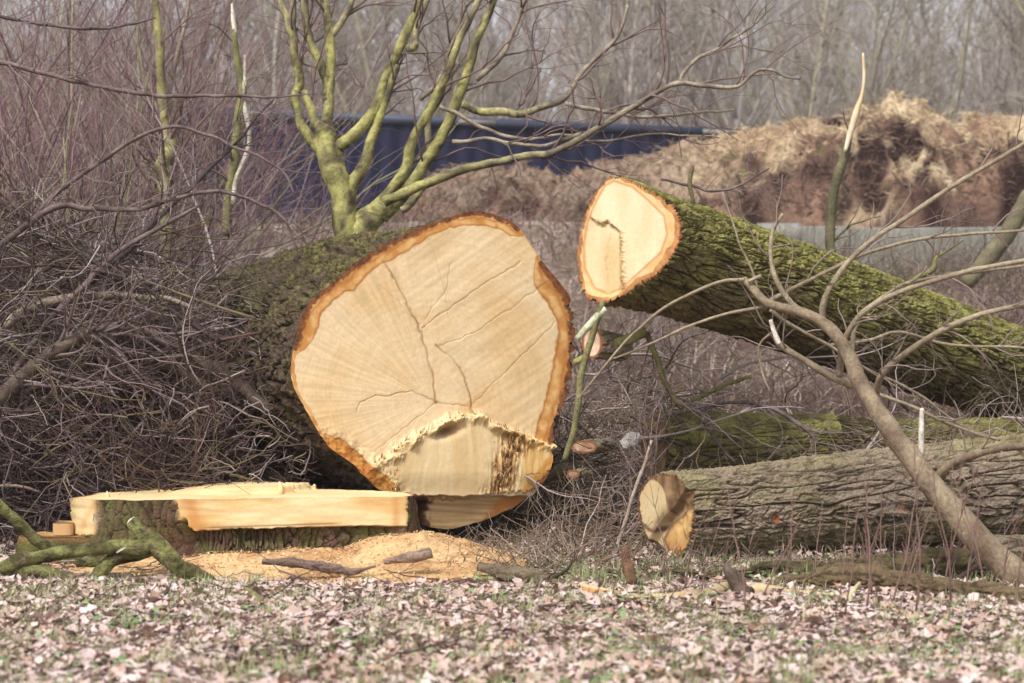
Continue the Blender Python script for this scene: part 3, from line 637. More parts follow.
# sawdust mound
def sawdust():
    xs = np.linspace(-2.1, .15, 300); ys = np.linspace(7.5, 9.3, 240); X, Y = np.meshgrid(xs, ys)
    crest = np.interp(X, [-2.1, -1.7, -1.3, -1.0, -.7, -.5, -.38, -.2, -.02, .15], [.01, .03, .055, .06, .08, .125, .14, .09, .035, 0.])
    fade = ss(Y, 7.62+.12*n2(X, X*0, 2, 1), 8.6)
    H = crest*fade*(1-ss(Y, 8.9, 9.25)*ss(X, -.5, -.3))
    H = H+.02*n2(X, Y, 5, 3)*fade+.008*n2(X, Y, 18, 4, 2)*fade-.02*(1-ss(crest*fade, 0, .03))-.012
    V = np.stack([X, Y, gz(X, Y)*1.+H], -1).reshape(-1, 3)
    k = np.clip(.5+n2(X, Y, 4, 6)*1.2, 0, 1).ravel()
    col = mixc(lin((216, 180, 132)), lin((184, 144, 102)), k); col = mixc(col, lin((146, 104, 72)), ss(n2(X, Y, 9, 9), .25, .6).ravel()*.6)
    o = mesh('sawdust_heap', V, [gridfaces(300, 240)], M_DUST, col); tag(o, 'tan sawdust heaped in front of and beside the stump', 'sawdust', kind='stuff')
    r = np.random.default_rng(9); N = 5200; x = r.uniform(-2.0, .1, N); y = r.uniform(7.7, 8.85, N)
    cr = np.interp(x, [-2.1, -1.7, -1.3, -1.0, -.7, -.5, -.38, -.2, -.02, .15], [.01, .03, .055, .06, .08, .125, .14, .09, .035, 0.])
    fd = ss(y, 7.62, 8.6); hh = cr*fd*(1-ss(y, 8.9, 9.25)*ss(x, -.5, -.3)); z = gz(x, y)+hh+.02*n2(x, y, 5, 3)*fd-.006
    keep = (hh > .012) | (r.random(N) < .25); x, y, z = x[keep], y[keep], z[keep]; N = len(x)
    a = r.uniform(0, PI, N); l = r.uniform(.002, .008, N); w = r.uniform(.0015, .0035, N); t = r.normal(0, .4, N)
    dx, dy = np.cos(a), np.sin(a)
    V = np.stack([np.stack([x+sx*dx*l-sy*dy*w, y+sx*dy*l+sy*dx*w, z+sx*t*l+.003+sy*.3*w], -1) for sx, sy in ((-1, -1), (1, -1), (1, 1), (-1, 1))], 1)
    cc = mixc(lin((222, 190, 144)), lin((140, 100, 70)), r.random(N)**1.5)
    tag(mesh('wood_chips', V.reshape(-1, 3), [np.arange(N*4).reshape(N, 4)], M_WOOD, np.repeat(cc, 4, 0), smooth=False), 'small pale wood chips scattered over the sawdust', 'wood chips', kind='stuff')
sawdust()
exec_after = []

# ---------------------------------------------------------------- single traced limbs
def limb(name, label, cat, pts, D, col, mat=None, S=10, n=6, rough=.12, jit=0., group=None, twigs=0, tl=(.1, .3), tcol=None, seed=0, endcol=None, up=0., ang=.9, tmax=.98, barky=0):
    Pt, R = traced(pts, D, n, jit); r = np.random.default_rng(seed+5)
    root = thing(name, label, cat, Pt[0], group)
    b = Bag(); c = np.asarray(col); V, F = tubes(Pt, R, S, True, rough)
    k = np.clip(.5+fbm(V*11., 2), 0, 1)
    if barky:
        h, _ = bark_h(V[:, [1, 2, 0]], 30, .16); ctr = np.repeat(Pt, S, 0); o_ = norm(V-ctr); V = V+o_*((h-1)*barky+barky*.8*fbm(V*6., 3))[:, None]; k = .25*k+.75*h
    c2 = mixc(c[0], c[1], k) if c.ndim == 2 else c
    b.add(V, F, c2); b.build('stem', mat or M_LIMB, root)
    if endcol is not None:
        e = Pt[-1]; d = norm(Pt[-1]-Pt[-2]); V, F = tubes(np.stack([e-d*.001, e+d*.002])[None], np.array([[R[-1]*1.02, R[-1]*.97]]), S); bb = Bag(); bb.add(V, F, endcol); bb.build('cut_end', M_WOOD, root, smooth=False)
    if twigs:
        p, d, l, rr = spawn(Pt[None], R[None], twigs, ang, .1, tmax, .5, (.2, .5), r, up); l = r.uniform(*tl, len(l))
        A, B = grow(p, d, l, np.maximum(rr*.6, .0014), 7, .22, .0, .3, r); tc = tcol if tcol is not None else (c[0] if c.ndim == 2 else c)
        for i in range(len(A)):
            b = Bag(); b.tube(A[i:i+1], B[i:i+1], tc, 5)
            q, d, l, rr = spawn(A[i:i+1], B[i:i+1], 3, .7, .05, .9, .7, (.3, .6), r); A2, B2 = grow(q, d, l, np.maximum(rr, .0011), 5, .25, 0, .4, r); A2[:, 0] = q; b.tube(A2, B2, tc, 3)
            b.build('twig', M_TWIG, root)
    return root
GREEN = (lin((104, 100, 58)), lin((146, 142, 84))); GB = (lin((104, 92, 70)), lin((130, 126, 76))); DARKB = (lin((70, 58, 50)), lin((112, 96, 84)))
GREYB = (lin((132, 114, 100)), lin((166, 150, 134))); PURP = (lin((76, 62, 60)), lin((126, 108, 104))); MOSSG = (lin((78, 74, 46)), lin((144, 142, 90)))

def subpart(root, name, pts, D, col):
    Pt, R = traced(pts, D, 6); V, F = tubes(Pt, R, 8, True, .2); mesh(name, V, F, M_WOOD, mixc(col[0], col[1], np.clip(.5+fbm(V*11., 2), 0, 1)), root)
# young multi-stemmed tree
def young_tree():
    D = 11.6; root = thing('young_tree', 'young forked tree with smooth yellow green bark behind the big sawn face', 'tree', P(350, 300, D)); r = np.random.default_rng(21)
    col = (lin((74, 64, 48)), lin((178, 172, 104)))
    def part(name, pts, S=10, D=D):
        Pt, R = traced(pts, D, 7, .014); R = R*(.82 if name == 'branch' else 1.0); V, F = tubes(Pt, R, S, True, .16); k = np.clip(.48+.9*fbm(V*np.array([14, 14, 5.]), 3)+.5*fbm(V*40., 2), 0, 1)
        gy = np.repeat(1-ss(R, .013, .030), S); cc = mixc(mixc(col[0], col[1], k), mixc(lin((112, 98, 88)), lin((158, 144, 132)), k), gy*.85)
        mesh(name, V, F, M_LIMB, cc, root); return Pt, R
    part('trunk', [(346, 300, 17), (346, 262, 15), (348, 225, 12), (342, 196, 12.5), (332, 168, 12.5), (326, 142, 11.5), (325, 120, 9)], 14)
    part('trunk', [(357, 300, 15), (355, 250, 14), (365, 226, 12), (380, 212, 10), (392, 203, 8)], 14)
    L = []
    def br(pts, sub=6, D=D):
        a, b = part('branch', pts, 9, D); L.append((a, b, sub))
    br([(326, 130, 8), (329, 108, 6.5), (330, 66, 6.3), (330, 35, 6), (327, 12, 5), (325, -22, 4)])
    br([(330, 38, 4.5), (341, 22, 4.3), (350, 4, 3.8), (354, -20, 3)], 3)
    br([(322, 150, 8), (308, 137, 7), (299, 120, 6), (294, 99, 5.8), (299, 80, 5.8), (295, 52, 5.6), (291, 29, 5), (280, 0, 4), (275, -20, 3)])
    br([(295, 48, 4.5), (293, 20, 4), (293, -18, 3.6)], 3)
    br([(322, 132, 7), (312, 112, 6), (303, 92, 5)], 1)
    br([(327, 100, 6), (326, 80, 6), (314, 50, 5.2), (306, 18, 4.8), (303, -18, 4.2)])
    br([(334, 148, 8.5), (345, 142, 8.2), (357, 132, 7.6), (377, 106, 7), (388, 72, 6), (403, 42, 5.8), (416, 10, 5.2), (424, -18, 4.6)])
    br([(343, 196, 8.5), (362, 168, 7.6), (372, 140, 6.6), (378, 118, 6.2), (386, 97, 5.5), (396, 66, 5)], 3)
    br([(407, 47, 4), (414, 47, 5), (416, 40, 4.5), (420, 20, 4.2), (432, -14, 3.5)], 2)
    br([(348, 230, 9), (362, 216, 8), (380, 203, 7.2), (403, 174, 6.8), (414, 139, 6.2), (429, 110, 5.8), (447, 73, 5.3), (461, 37, 4.8), (481, -4, 4), (490, -20, 3.6)])
    br([(380, 218, 10), (390, 208, 9), (407, 190, 8), (432, 154, 7.4), (447, 124, 6.8), (465, 80, 6.2), (476, 44, 5.6), (494, 0, 4.8), (502, -18, 4)])
    br([(383, 203, 6.5), (418, 187, 6.2), (469, 168, 5.4), (520, 157, 4.8), (552, 153, 4.4), (595, 130, 4), (635, 106, 3.6), (676, 84, 3.2), (734, 87, 2.4), (760, 70, 2), (800, 79, 1.3)], 14, 11.2)
    br([(679, 83, 2.8), (686, 70, 2.4), (700, 57, 2.2), (716, 50, 2), (734, 37, 1.8), (752, 26, 1.5), (774, 5, 1)], 6, 11.2)
    br([(463, 103, 5), (480, 111, 5), (500, 111, 5), (522, 113, 4.6), (543, 106, 4.2), (566, 97, 3.6), (584, 70, 3), (617, 37, 2.5), (628, 5, 2)], 8, 11.4)
    br([(566, 103, 3), (590, 109, 2.6), (640, 116, 2.2), (700, 113, 1.6), (735, 110, 1)], 8, 11.3)
    br([(476, 80, 3.6), (500, 58, 3.2), (514, 28, 2.8), (530, -10, 2.4)], 6, 11.5)
    br([(440, 106, 2.6), (461, 117, 2.6), (498, 135, 2.4), (530, 140, 2.2), (560, 135, 2), (600, 142, 1.6), (650, 135, 1.2), (720, 137, .8)], 8, 11.3)
    br([(452, 142, 3), (490, 140, 2.4), (540, 146, 2.2), (582, 134, 3)], 4, 11.2)
    br([(420, 100, 3), (440, 80, 2.8), (452, 45, 2.5), (470, 12, 2.2), (484, -14, 1.8)], 5, 11.7)
    br([(424, 185, 5), (408, 206, 5), (402, 210, 4.5)], 0, 11.4)
    br([(432, 160, 4.5), (428, 120, 4), (441, 95, 3.6), (450, 50, 3), (466, 4, 2.6)], 5, 11.8)
    b = Bag(); tc = lin((120, 96, 90))
    for a, R_, n in L:
        if n:
            p, d, l, rr = spawn(a[None], R_[None], n, .75, .3, .98, .45, (.2, .5), r, .12); l = r.uniform(.25, .8, len(l)); A, B = grow(p, d, l, np.clip(rr, .0025, .007), 9, .24, .02, .3, r); b.tube(A, B, tc, 4)
            p, d, l, rr = spawn(A, B, 3, .7, .15, .95, .7, (.3, .6), r); A, B = grow(p, d, l, np.maximum(rr, .0016), 5, .2, 0, .4, r); b.tube(A, B, tc, 3)
    b.build('twigs', M_TWIG, root)
young_tree()
limb('slender_tree', 'slender yellow green lichen covered trunk in the left thicket', 'tree', [(168, 330, 7), (167, 256, 6.5), (166, 220, 6.5), (168, 205, 6), (164, 185, 7), (162, 165, 7.5), (170, 147, 7), (166, 124, 5), (161, 88, 4.8), (159, 44, 4.2), (155, 0, 3.6), (153, -20, 3.4)], 12.6, (lin((100, 90, 62)), lin((176, 168, 112))), rough=.25, twigs=14, tl=(.3, .9), tcol=lin((120, 96, 90)), seed=3, ang=.6, up=.4)
limb('slender_tree', 'pale grey second stem twisting round the lichen covered trunk', 'tree', [(170, 165, 3), (176, 140, 3.5), (171, 115, 3.5), (170, 88, 3), (176, 60, 2.5), (186, 20, 2), (190, -14, 1.6)], 12.7, GREYB, twigs=5, tl=(.3, .7), seed=4, ang=.5, up=.4)
bs_ = limb('broken_sapling', 'tall broken sapling with white torn tip in the left thicket', 'sapling', [(227, 235, 5), (228, 205, 5), (234, 165, 4.8), (238, 121, 4.6), (243, 88, 4.4), (238, 66, 3.6), (235, 40, 3), (234, 29, 2.4)], 12.3, (lin((108, 104, 66)), lin((136, 130, 84))), twigs=6, tl=(.2, .5), tcol=lin((120, 96, 90)), seed=5)
subpart(bs_, 'torn_tip', [(235, 34, 2.6), (233, 18, 2), (232, 4, 1.2)], 12.3, (lin((232, 224, 208)), lin((220, 206, 184))))
limb('broken_sapling', 'thin peeled sapling with white upper stem beside the taller one', 'sapling', [(233, 205, 2.5), (236, 180, 2.5), (248, 150, 2.6), (249, 130, 2.4), (244, 102, 2.4), (245, 76, 1.8), (245, 55, 1.3)], 12.1, (lin((150, 142, 122)), lin((214, 206, 190))), seed=6)
bs_ = limb('snapped_sapling', 'snapped green sapling with a long white torn top in front of the straw heap', 'sapling', [(832, 290, 5.5), (831, 252, 5.2), (830, 234, 5), (834, 190, 5), (845, 154, 4.6), (850, 132, 2)], 12.8, (lin((84, 80, 56)), lin((112, 104, 76))), twigs=3, tl=(.2, .5), seed=7)
subpart(bs_, 'torn_tip', [(845, 152, 1.6), (851, 130, 3.2), (857, 110, 3.0), (862, 94, 1.8), (864, 78, 1.6), (863, 53, 1.1)], 12.75, (lin((232, 216, 188)), lin((214, 178, 130))))

# leaning limb at the right with its forks
def leaning_limb():
    root = thing('leaning_limb', 'long smooth grey brown limb leaning in from the lower right with forked shoots', 'limb', P(1050, 607, 7.6)); D = (7.6, 8.3)
    def part(name, pts, D=8.25, S=10, col=GREYB, mat=M_LIMB, jit=.004):
        Pt, R = traced(pts, D, 8, jit); V, F = tubes(Pt, R, S, True, .10); k = np.clip(.5+fbm(V*9., 2), 0, 1); mesh(name, V, F, mat, mixc(col[0], col[1], k), root); return Pt, R
    BR = (lin((104, 86, 70)), lin((146, 130, 106))); YG = (lin((128, 112, 92)), lin((158, 144, 120)))
    part('stem', [(1080, 626, 16), (1050, 607, 15.5), (1020, 580, 15), (985, 546, 14), (955, 514, 12.8), (930, 484, 11.8), (905, 450, 11), (885, 422, 10), (868, 395, 9), (858, 378, 8.4), (849, 355, 7.4), (838, 338, 6.6), (822, 322, 6), (800, 312, 5.2), (780, 307, 4.8), (765, 301, 4.4), (754, 290, 3.8), (744, 279, 3.4)], D, 14, BR)
    L = []
    def br(pts, D=8.25, c=YG, tw=3): L.append((*part('shoot', [(p[0], p[1], p[2]*.88) for p in pts], D, 7, c), tw*2))
    br([(854, 386, 5), (830, 376, 4.5), (800, 357, 4), (779, 344, 3.6), (775, 334, 3), (771, 320, 2.6)])
    br([(818, 323, 4), (806, 313, 3.6), (790, 302, 3.4), (776, 280, 3), (771, 262, 2.8), (771, 240, 2.5), (775, 226, 2.2), (783, 214, 1.8)], tw=2)
    br([(823, 322, 4.2), (823, 308, 3.8), (828, 292, 3.6), (845, 266, 3.2), (870, 242, 3), (903, 220, 3), (950, 188, 2.8), (1000, 158, 2.6), (1050, 128, 2.4)], (8.25, 8.1), tw=4)
    br([(840, 376, 4), (841, 360, 4), (844, 341, 3.8), (859, 317, 3.6), (876, 304, 3.4), (900, 292, 3.2), (943, 278, 3), (980, 269, 2.8), (1040, 258, 2.6)], (8.2, 7.9), tw=4)
    br([(876, 398, 4.6), (877, 388, 4.2), (884, 372, 4), (907, 352, 3.8), (943, 330, 3.6), (980, 315, 3.2), (1024, 305, 3), (1060, 300, 2.8)], (8.2, 7.8), tw=5)
    br([(853, 356, 3.2), (853, 340, 3), (856, 325, 2.8), (866, 310, 2.6), (885, 296, 2.4), (912, 282, 2.2), (960, 274, 2), (1040, 264, 1.6)], 8.35, tw=3)
    br([(936, 486, 6.5), (943, 472, 6.2), (960, 460, 5.5), (990, 450, 5), (1024, 446, 4.6), (1060, 448, 4)], (8.1, 7.7), BR, 3)
    br([(768, 302, 3), (790, 290, 2.6), (830, 270, 2.4), (870, 252, 2.2), (930, 238, 2), (1030, 230, 1.6)], 8.4, tw=3)
    br([(744, 280, 2.4), (720, 282, 2), (690, 294, 2), (661, 310, 1.9), (640, 328, 1.7), (624, 343, 1.6), (600, 372, 1.3), (577, 400, 1)], (8.25, 8.5), tw=0)
    br([(770, 306, 2), (745, 310, 2), (723, 315, 1.8), (690, 326, 1.7), (661, 339, 1.6), (636, 350, 1.4), (613, 359, 1)], (8.25, 8.5), tw=0)
    br([(770, 310, 2.4), (790, 325, 2.2), (820, 340, 2), (860, 365, 1.8), (920, 395, 1.7), (960, 425, 1.5), (1000, 440, 1.3)], (8.4, 8.6), tw=5)
    br([(830, 345, 2), (870, 340, 2), (900, 332, 1.8), (950, 345, 1.8), (1010, 347, 1.6), (1040, 350, 1.5)], 8.5, tw=5)
    br([(868, 392, 2.4), (900, 402, 2.2), (930, 415, 2), (970, 432, 2), (1000, 440, 1.5)], 8.5, tw=3)
    br([(760, 296, 1.6), (752, 270, 1.4), (738, 240, 1.2), (730, 215, 1), (722, 192, .8)], 8.3, tw=0)
    br([(775, 330, 1.5), (760, 345, 1.3), (762, 372, 1.2), (770, 392, .9)], 8.3, tw=0)
    br([(748, 282, 2.2), (756, 278, 2.4), (761, 276, 2.2)], 8.25, tw=0)
    part('peeled_stub', [(922, 456, 3), (921, 432, 2.8), (922, 408, 2.2)], 8.1, 7, (lin((196, 186, 174)), lin((222, 214, 204))))
    part('peeled_stub', [(779, 344, 2.6), (775, 334, 2.4), (771, 319, 2)], 8.2, 7, (lin((206, 196, 184)), lin((228, 220, 210))))
    r = np.random.default_rng(8); b = Bag()
    for a, R_, n in L:
        if n:
            p, d, l, rr = spawn(a[None], R_[None], n, .7, .2, .95, .5, (.2, .5), r); l = r.uniform(.1, .4, len(l)); A, B = grow(p, d, l, np.clip(rr, .0018, .004), 8, .22, 0, .3, r); b.tube(A, B, lin((140, 122, 112)), 4)
            p, d, l, rr = spawn(A, B, 2, .7, .15, .9, .7, (.2, .5), r); A, B = grow(p, d, l, np.maximum(rr, .0012), 5, .2, 0, .4, r); b.tube(A, B, lin((140, 122, 112)), 3)
    b.build('twigs', M_TWIG, root)
leaning_limb()

# mossy fallen branch in the lower left foreground
def mossy_branch():
    root = thing('mossy_branch', 'forked bright green mossy branch lying in front of the stump', 'branch', P(100, 575, 8.0))
    def part(pts, D=8.0, end=None):
        Pt, R = traced(pts, D, 8, .006); V, F = tubes(Pt, R, 14, True, .22); k = np.clip(.5+1.2*fbm(V*13., 3), 0, 1)
        c = mixc(MOSSG[0], MOSSG[1], k); c = mixc(c, lin((128, 112, 88)), ss(fbm(V*20+9, 2), .25, .5)*.8)
        mesh('branch', V, F, M_MOSSB, c, root)
        if end is not None:
            i, j = (0, 1) if end == 0 else (-1, -2); d = norm(Pt[i]-Pt[j]); V, F = tubes(np.stack([Pt[i]-d*.002, Pt[i]+d*.004])[None], np.array([[R[i]*1.03, R[i]*.96]]), 12); mesh('cut_end', V, F, M_WOOD, lin((226, 214, 196)), root, smooth=False)
    part([(-30, 590, 8), (0, 571, 7.5), (18, 561, 8), (45, 556, 7), (80, 551, 7), (110, 547, 7.5), (138, 547, 8), (156, 543, 9)], (7.9, 8.05))
    part([(133, 522, 6.5), (141, 530, 7.5), (152, 543, 9.5), (168, 557, 10), (186, 570, 9.5), (200, 578, 9), (214, 584, 6)], (8.1, 7.95), 0)
    part([(-20, 490, 5.5), (0, 505, 5.5), (18, 523, 5.5), (38, 541, 6), (60, 556, 6.5)], (7.95, 8.05))
    part([(150, 548, 7), (128, 552, 7), (110, 562, 7), (98, 575, 7), (92, 586, 7)], (8.05, 8.0))
    part([(150, 552, 5), (120, 560, 5.5), (90, 562, 5), (76, 563, 4)], 8.15)
    part([(0, 570, 6), (20, 572, 7), (45, 572, 7), (62, 578, 6), (75, 586, 5)], 7.95)
    part([(120, 548, 4), (121, 550, 5.5)], 7.92, -1)
mossy_branch()

# fallen pieces on the ground
def gr(px, py, r_):           # point lying on the ground at picture row py
    D = FP*CZ/(py-HY); return (px, py-r_*.8, r_, D)
limb('barkless_branch', 'curved pale barkless branch on the leaves in front of the trunks', 'branch', [gr(578, 588, 3), gr(600, 594, 4), gr(640, 602, 5), gr(690, 602, 6), gr(730, 596, 8), gr(765, 597, 7), gr(800, 600, 6), gr(850, 603, 4)], 8, (lin((176, 150, 112)), lin((212, 190, 152))), M_WOOD, rough=.3)
limb('dead_log', 'flat olive brown decaying log lying below the lowest trunk', 'log', [gr(770, 590, 6), gr(800, 591, 11), gr(840, 592, 15), gr(880, 593, 15), gr(930, 596, 12), gr(980, 600, 10), gr(1060, 604, 10)], 8, (lin((52, 42, 34)), lin((132, 114, 86))), M_BARK, S=72, n=40, rough=.3, jit=.01, barky=.014)
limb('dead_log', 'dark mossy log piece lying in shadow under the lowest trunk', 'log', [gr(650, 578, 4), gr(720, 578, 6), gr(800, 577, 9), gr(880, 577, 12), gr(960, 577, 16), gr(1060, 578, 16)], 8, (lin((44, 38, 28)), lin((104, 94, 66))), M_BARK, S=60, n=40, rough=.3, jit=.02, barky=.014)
limb('cut_stub', 'short upright brown stub between the pale branches', 'stub', [gr(748, 600, 8), (740, 588, 8, 7.3), (730, 574, 5, 7.3), (725, 564, 2.5, 7.3)], 8, DARKB, rough=.35)
limb('splinter_piece', 'pale green splinter standing on the leaves', 'splinter', [gr(848, 606, 4), (852, 594, 3.5, 7.2), (860, 582, 1.2, 7.2)], 8, (lin((206, 200, 164)), lin((186, 176, 134))), M_WOOD)
limb('bark_strip', 'long dark bark strip lying on the sawdust', 'bark strip', [(262, 562, 2.5), (285, 562, 5), (310, 565, 5.5), (335, 569, 5), (352, 572, 3), (376, 566, 1.5)], 7.98, (lin((72, 52, 44)), lin((150, 128, 116))), M_BARK, rough=.3, S=24, n=14, barky=.005)
limb('bark_strip', 'short grey bark piece on the sawdust right of the stump front', 'bark strip', [(384, 562, 3), (400, 559, 5), (418, 556, 5.5), (432, 553, 5)], 7.98, (lin((92, 70, 58)), lin((172, 148, 130))), M_BARK, rough=.3, S=24, n=14, barky=.005)
limb('broken_branch', 'short mossy brown branch at the right foot of the sawdust', 'branch', [(478, 566, 5), (505, 573, 8), (530, 578, 9), (555, 585, 8), (572, 590, 4)], (7.95, 7.8), (lin((62, 52, 40)), lin((136, 120, 98))), M_BARK, rough=.3, S=30, n=14, barky=.008, twigs=4, tl=(.1, .2), seed=61)
limb('orange_root', 'strip of orange torn wood on the leaves beside the grass tuft', 'splinter', [gr(583, 592, 3), gr(600, 597, 4), gr(622, 604, 3), gr(650, 611, 1.5)], 8, (lin((196, 124, 66)), lin((214, 152, 92))), M_WOOD, rough=.3)
limb('small_stick', 'dark short stick on the leaves below the sawdust', 'stick', [gr(242, 590, 3), gr(250, 596, 4), gr(262, 604, 4)], 8, GB)
limb('broken_stub', 'broken upright splintered stub beside the grass tuft', 'stub', [gr(632, 590, 6), (628, 565, 5.5, 7.7), (624, 552, 3.5, 7.7), (630, 546, 1.5, 7.7)], 8, (lin((92, 68, 54)), lin((140, 104, 78))), M_BARK, rough=.35, S=20, barky=.004)
limb('birch_piece', 'small white barked lump in the twig pile left of the short log', 'branch piece', [(622, 446, 6), (630, 442, 9), (641, 437, 6)], 9.9, (lin((96, 84, 76)), lin((214, 208, 200))), M_BARK, rough=.5, S=30, n=14, barky=.006)

# branches of the pile that stand out
big = [
 ('dark arching branch reaching from the left edge to the foot of the big trunk', [(-60, 440, 9), (0, 398, 8.5), (40, 362, 8), (73, 341, 7), (99, 330, 5.5), (146, 333, 5.5), (190, 355, 5.5), (234, 381, 6.5), (278, 418, 8), (330, 455, 9)], (9.5, 9.9), DARKB),
 ('second arching branch running close below the longest one', [(80, 334, 5), (100, 340, 5.5), (128, 352, 6), (165, 366, 6), (220, 390, 6.5), (256, 403, 7.5), (300, 430, 8)], (9.6, 10.0), DARKB),
 ('grey limb curving up from the left edge above the arching pair', [(-40, 350, 5), (0, 330, 5), (29, 308, 5.2), (73, 299, 4.4), (110, 295, 3.8), (161, 299, 3), (200, 308, 2)], (9.8, 9.9), GREYB),
 ('rising branch crossing the thicket low at left', [(0, 390, 4.5), (26, 355, 4.5), (48, 322, 4.5), (84, 286, 4), (117, 253, 3.5), (161, 227, 3), (200, 205, 2)], (9.7, 9.9), PURP),
 ('low nearly level dark branch behind the stump', [(-20, 405, 4), (37, 388, 4), (66, 379, 4), (102, 377, 3.5), (139, 366, 2.8), (190, 352, 2)], 9.7, DARKB),
 ('wavy branch arching from the left edge over the mossy trunk top', [(-30, 270, 5), (10, 238, 4.8), (55, 207, 4.4), (91, 209, 4), (139, 209, 3.4), (176, 198, 3), (220, 192, 2.6), (263, 205, 2.2), (285, 222, 1.8), (297, 250, 1.2)], 9.9, PURP),
 ('thin arching branch in front of the yellow green slender trunk', [(20, 240, 3.4), (51, 198, 3.2), (102, 161, 3), (130, 142, 2.8), (157, 130, 2.6), (190, 130, 2.4), (234, 146, 2), (278, 168, 1.6), (296, 195, 1.2)], 10.0, PURP),
 ('long level branch crossing the top left thicket', [(-30, 57, 3.4), (0, 63, 3.4), (40, 72, 3.2), (80, 82, 3.2), (120, 91, 3), (160, 96, 2.8), (200, 96, 2.5), (240, 95, 2.2), (285, 97, 1.2), (315, 93, .8)], 10.2, PURP),
 ('uppermost thin branch across the top left corner', [(-20, 10, 2.4), (20, 21, 2.4), (60, 27, 2.3), (110, 28, 2.2), (155, 18, 1.2)], 10.2, PURP),
 ('mossy stick rising diagonally behind the stump', [(150, 500, 4), (172, 470, 4), (186, 448, 4.4), (194, 425, 4)], 10.0, MOSSG),
 ('mossy green twig low on the left behind the stump', [(0, 482, 3), (45, 470, 3), (80, 456, 3.4), (120, 440, 3)], 10.1, MOSSG),
 ('pale long twig low at the left edge', [(-20, 482, 1.6), (20, 487, 2), (40, 492, 1.6)], 9.4, GREYB),
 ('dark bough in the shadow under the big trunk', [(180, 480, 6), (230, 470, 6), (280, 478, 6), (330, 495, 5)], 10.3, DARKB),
 ('green forked stem hanging beside the big sawn face', [(604, 300, 4), (594, 330, 4.5), (583, 370, 4.5), (580, 400, 4.5), (574, 430, 4.5), (565, 460, 4)], 9.5, (lin((96, 92, 58)), lin((130, 124, 84)))),
 ('white peeled green stem under the raised sawn end', [(578, 338, 4.5), (592, 322, 5), (606, 308, 4.5)], 9.5, (lin((150, 156, 110)), lin((226, 222, 200)))),
 ('thick mossy stem below the raised trunk pointing left', [(575, 362, 3), (600, 350, 4.5), (625, 340, 5), (645, 332, 5.5)], 9.8, GREEN),
 ('green stem hanging down below the raised trunk', [(647, 332, 4), (654, 350, 4), (662, 372, 4), (672, 396, 3.5), (690, 408, 3)], 9.85, GB),
 ('bright green forked stick under the raised trunk', [(690, 402, 3), (710, 392, 3.4), (730, 383, 3), (751, 377, 2.5)], 10.2, GREEN),
 ('grey brown bough curving down beside the big sawn face', [(520, 515, 5), (531, 492, 6), (542, 478, 6.5), (560, 469, 7), (585, 465, 5)], 10.15, (lin((122, 108, 84)), lin((160, 146, 118)))),
 ('long straight pale stick leaning up beside the lowest trunk', [(613, 565, 2.6), (622, 530, 2.6), (634, 494, 2.5), (645, 462, 2.3), (652, 440, 2)], 9.1, GREYB),
 ('short grey stick standing in the twig pile', [(549, 575, 2), (548, 550, 2.4), (550, 533, 2.6), (556, 528, 2)], 9.2, GREYB),
 ('thin grey branch lying over the short moss green log', [(655, 420, 2), (690, 410, 2.4), (740, 402, 2.6), (780, 412, 3), (805, 430, 3), (818, 446, 2.4)], 10.0, PURP),
 ('forked dark twig over the short moss green log', [(698, 412, 3), (712, 432, 3), (726, 452, 2.6), (735, 462, 2)], 10.0, PURP),
 ('long mossy twig on the ground in front of the lowest trunk', [(640, 576, 3), (680, 570, 4), (720, 566, 3.6), (760, 562, 2.5)], 8.7, GB),
 ('curved dark twig sweeping under the leaning limb', [(800, 600, 2), (850, 603, 2.6), (900, 600, 3), (945, 585, 3.2), (985, 560, 3.2)], 7.9, DARKB),
 ('mossy tree bough leaning at the right edge before the concrete wall', [(965, 285, 7), (985, 262, 9), (1003, 240, 9), (1020, 212, 9), (1040, 180, 9)], 17., (lin((92, 84, 66)), lin((124, 116, 86)))),
 ('dead mossy branch stub hanging above the raised trunk', [(905, 284, 1.5), (922, 275, 4), (932, 270, 4), (936, 258, 2), (948, 250, 2), (963, 240, 1)], 12.6, GB),
 ('leaning stub rising from behind the raised trunk', [(694, 205, 2), (690, 185, 3), (693, 165, 2.5)], 10.9, GB),
 ('thin twig arching over the straw heap foot', [(660, 180, 2), (690, 185, 2), (712, 192, 1.8), (740, 185, 1.5), (770, 168, 1)], 10.9, PURP),
]
for k, (lab, pts, D, c) in enumerate(big):
    if max(p[2] for p in pts) < 5.1 and D != 17.: pts = [(p[0], p[1], p[2]*.74, *p[3:]) for p in pts]
    limb('long_branch', lab, 'branch', pts, D, c, twigs=max(4, int(len(pts)*2.6)) if pts[0][2] < 12 and len(pts) > 4 and 'bough' not in lab and 'beside the big' not in lab else 0, tl=(.15, .6), tcol=lin((124, 106, 104)), seed=100+k, rough=.15, jit=.012, tmax=[.62, .5][k] if k < 2 else .98)

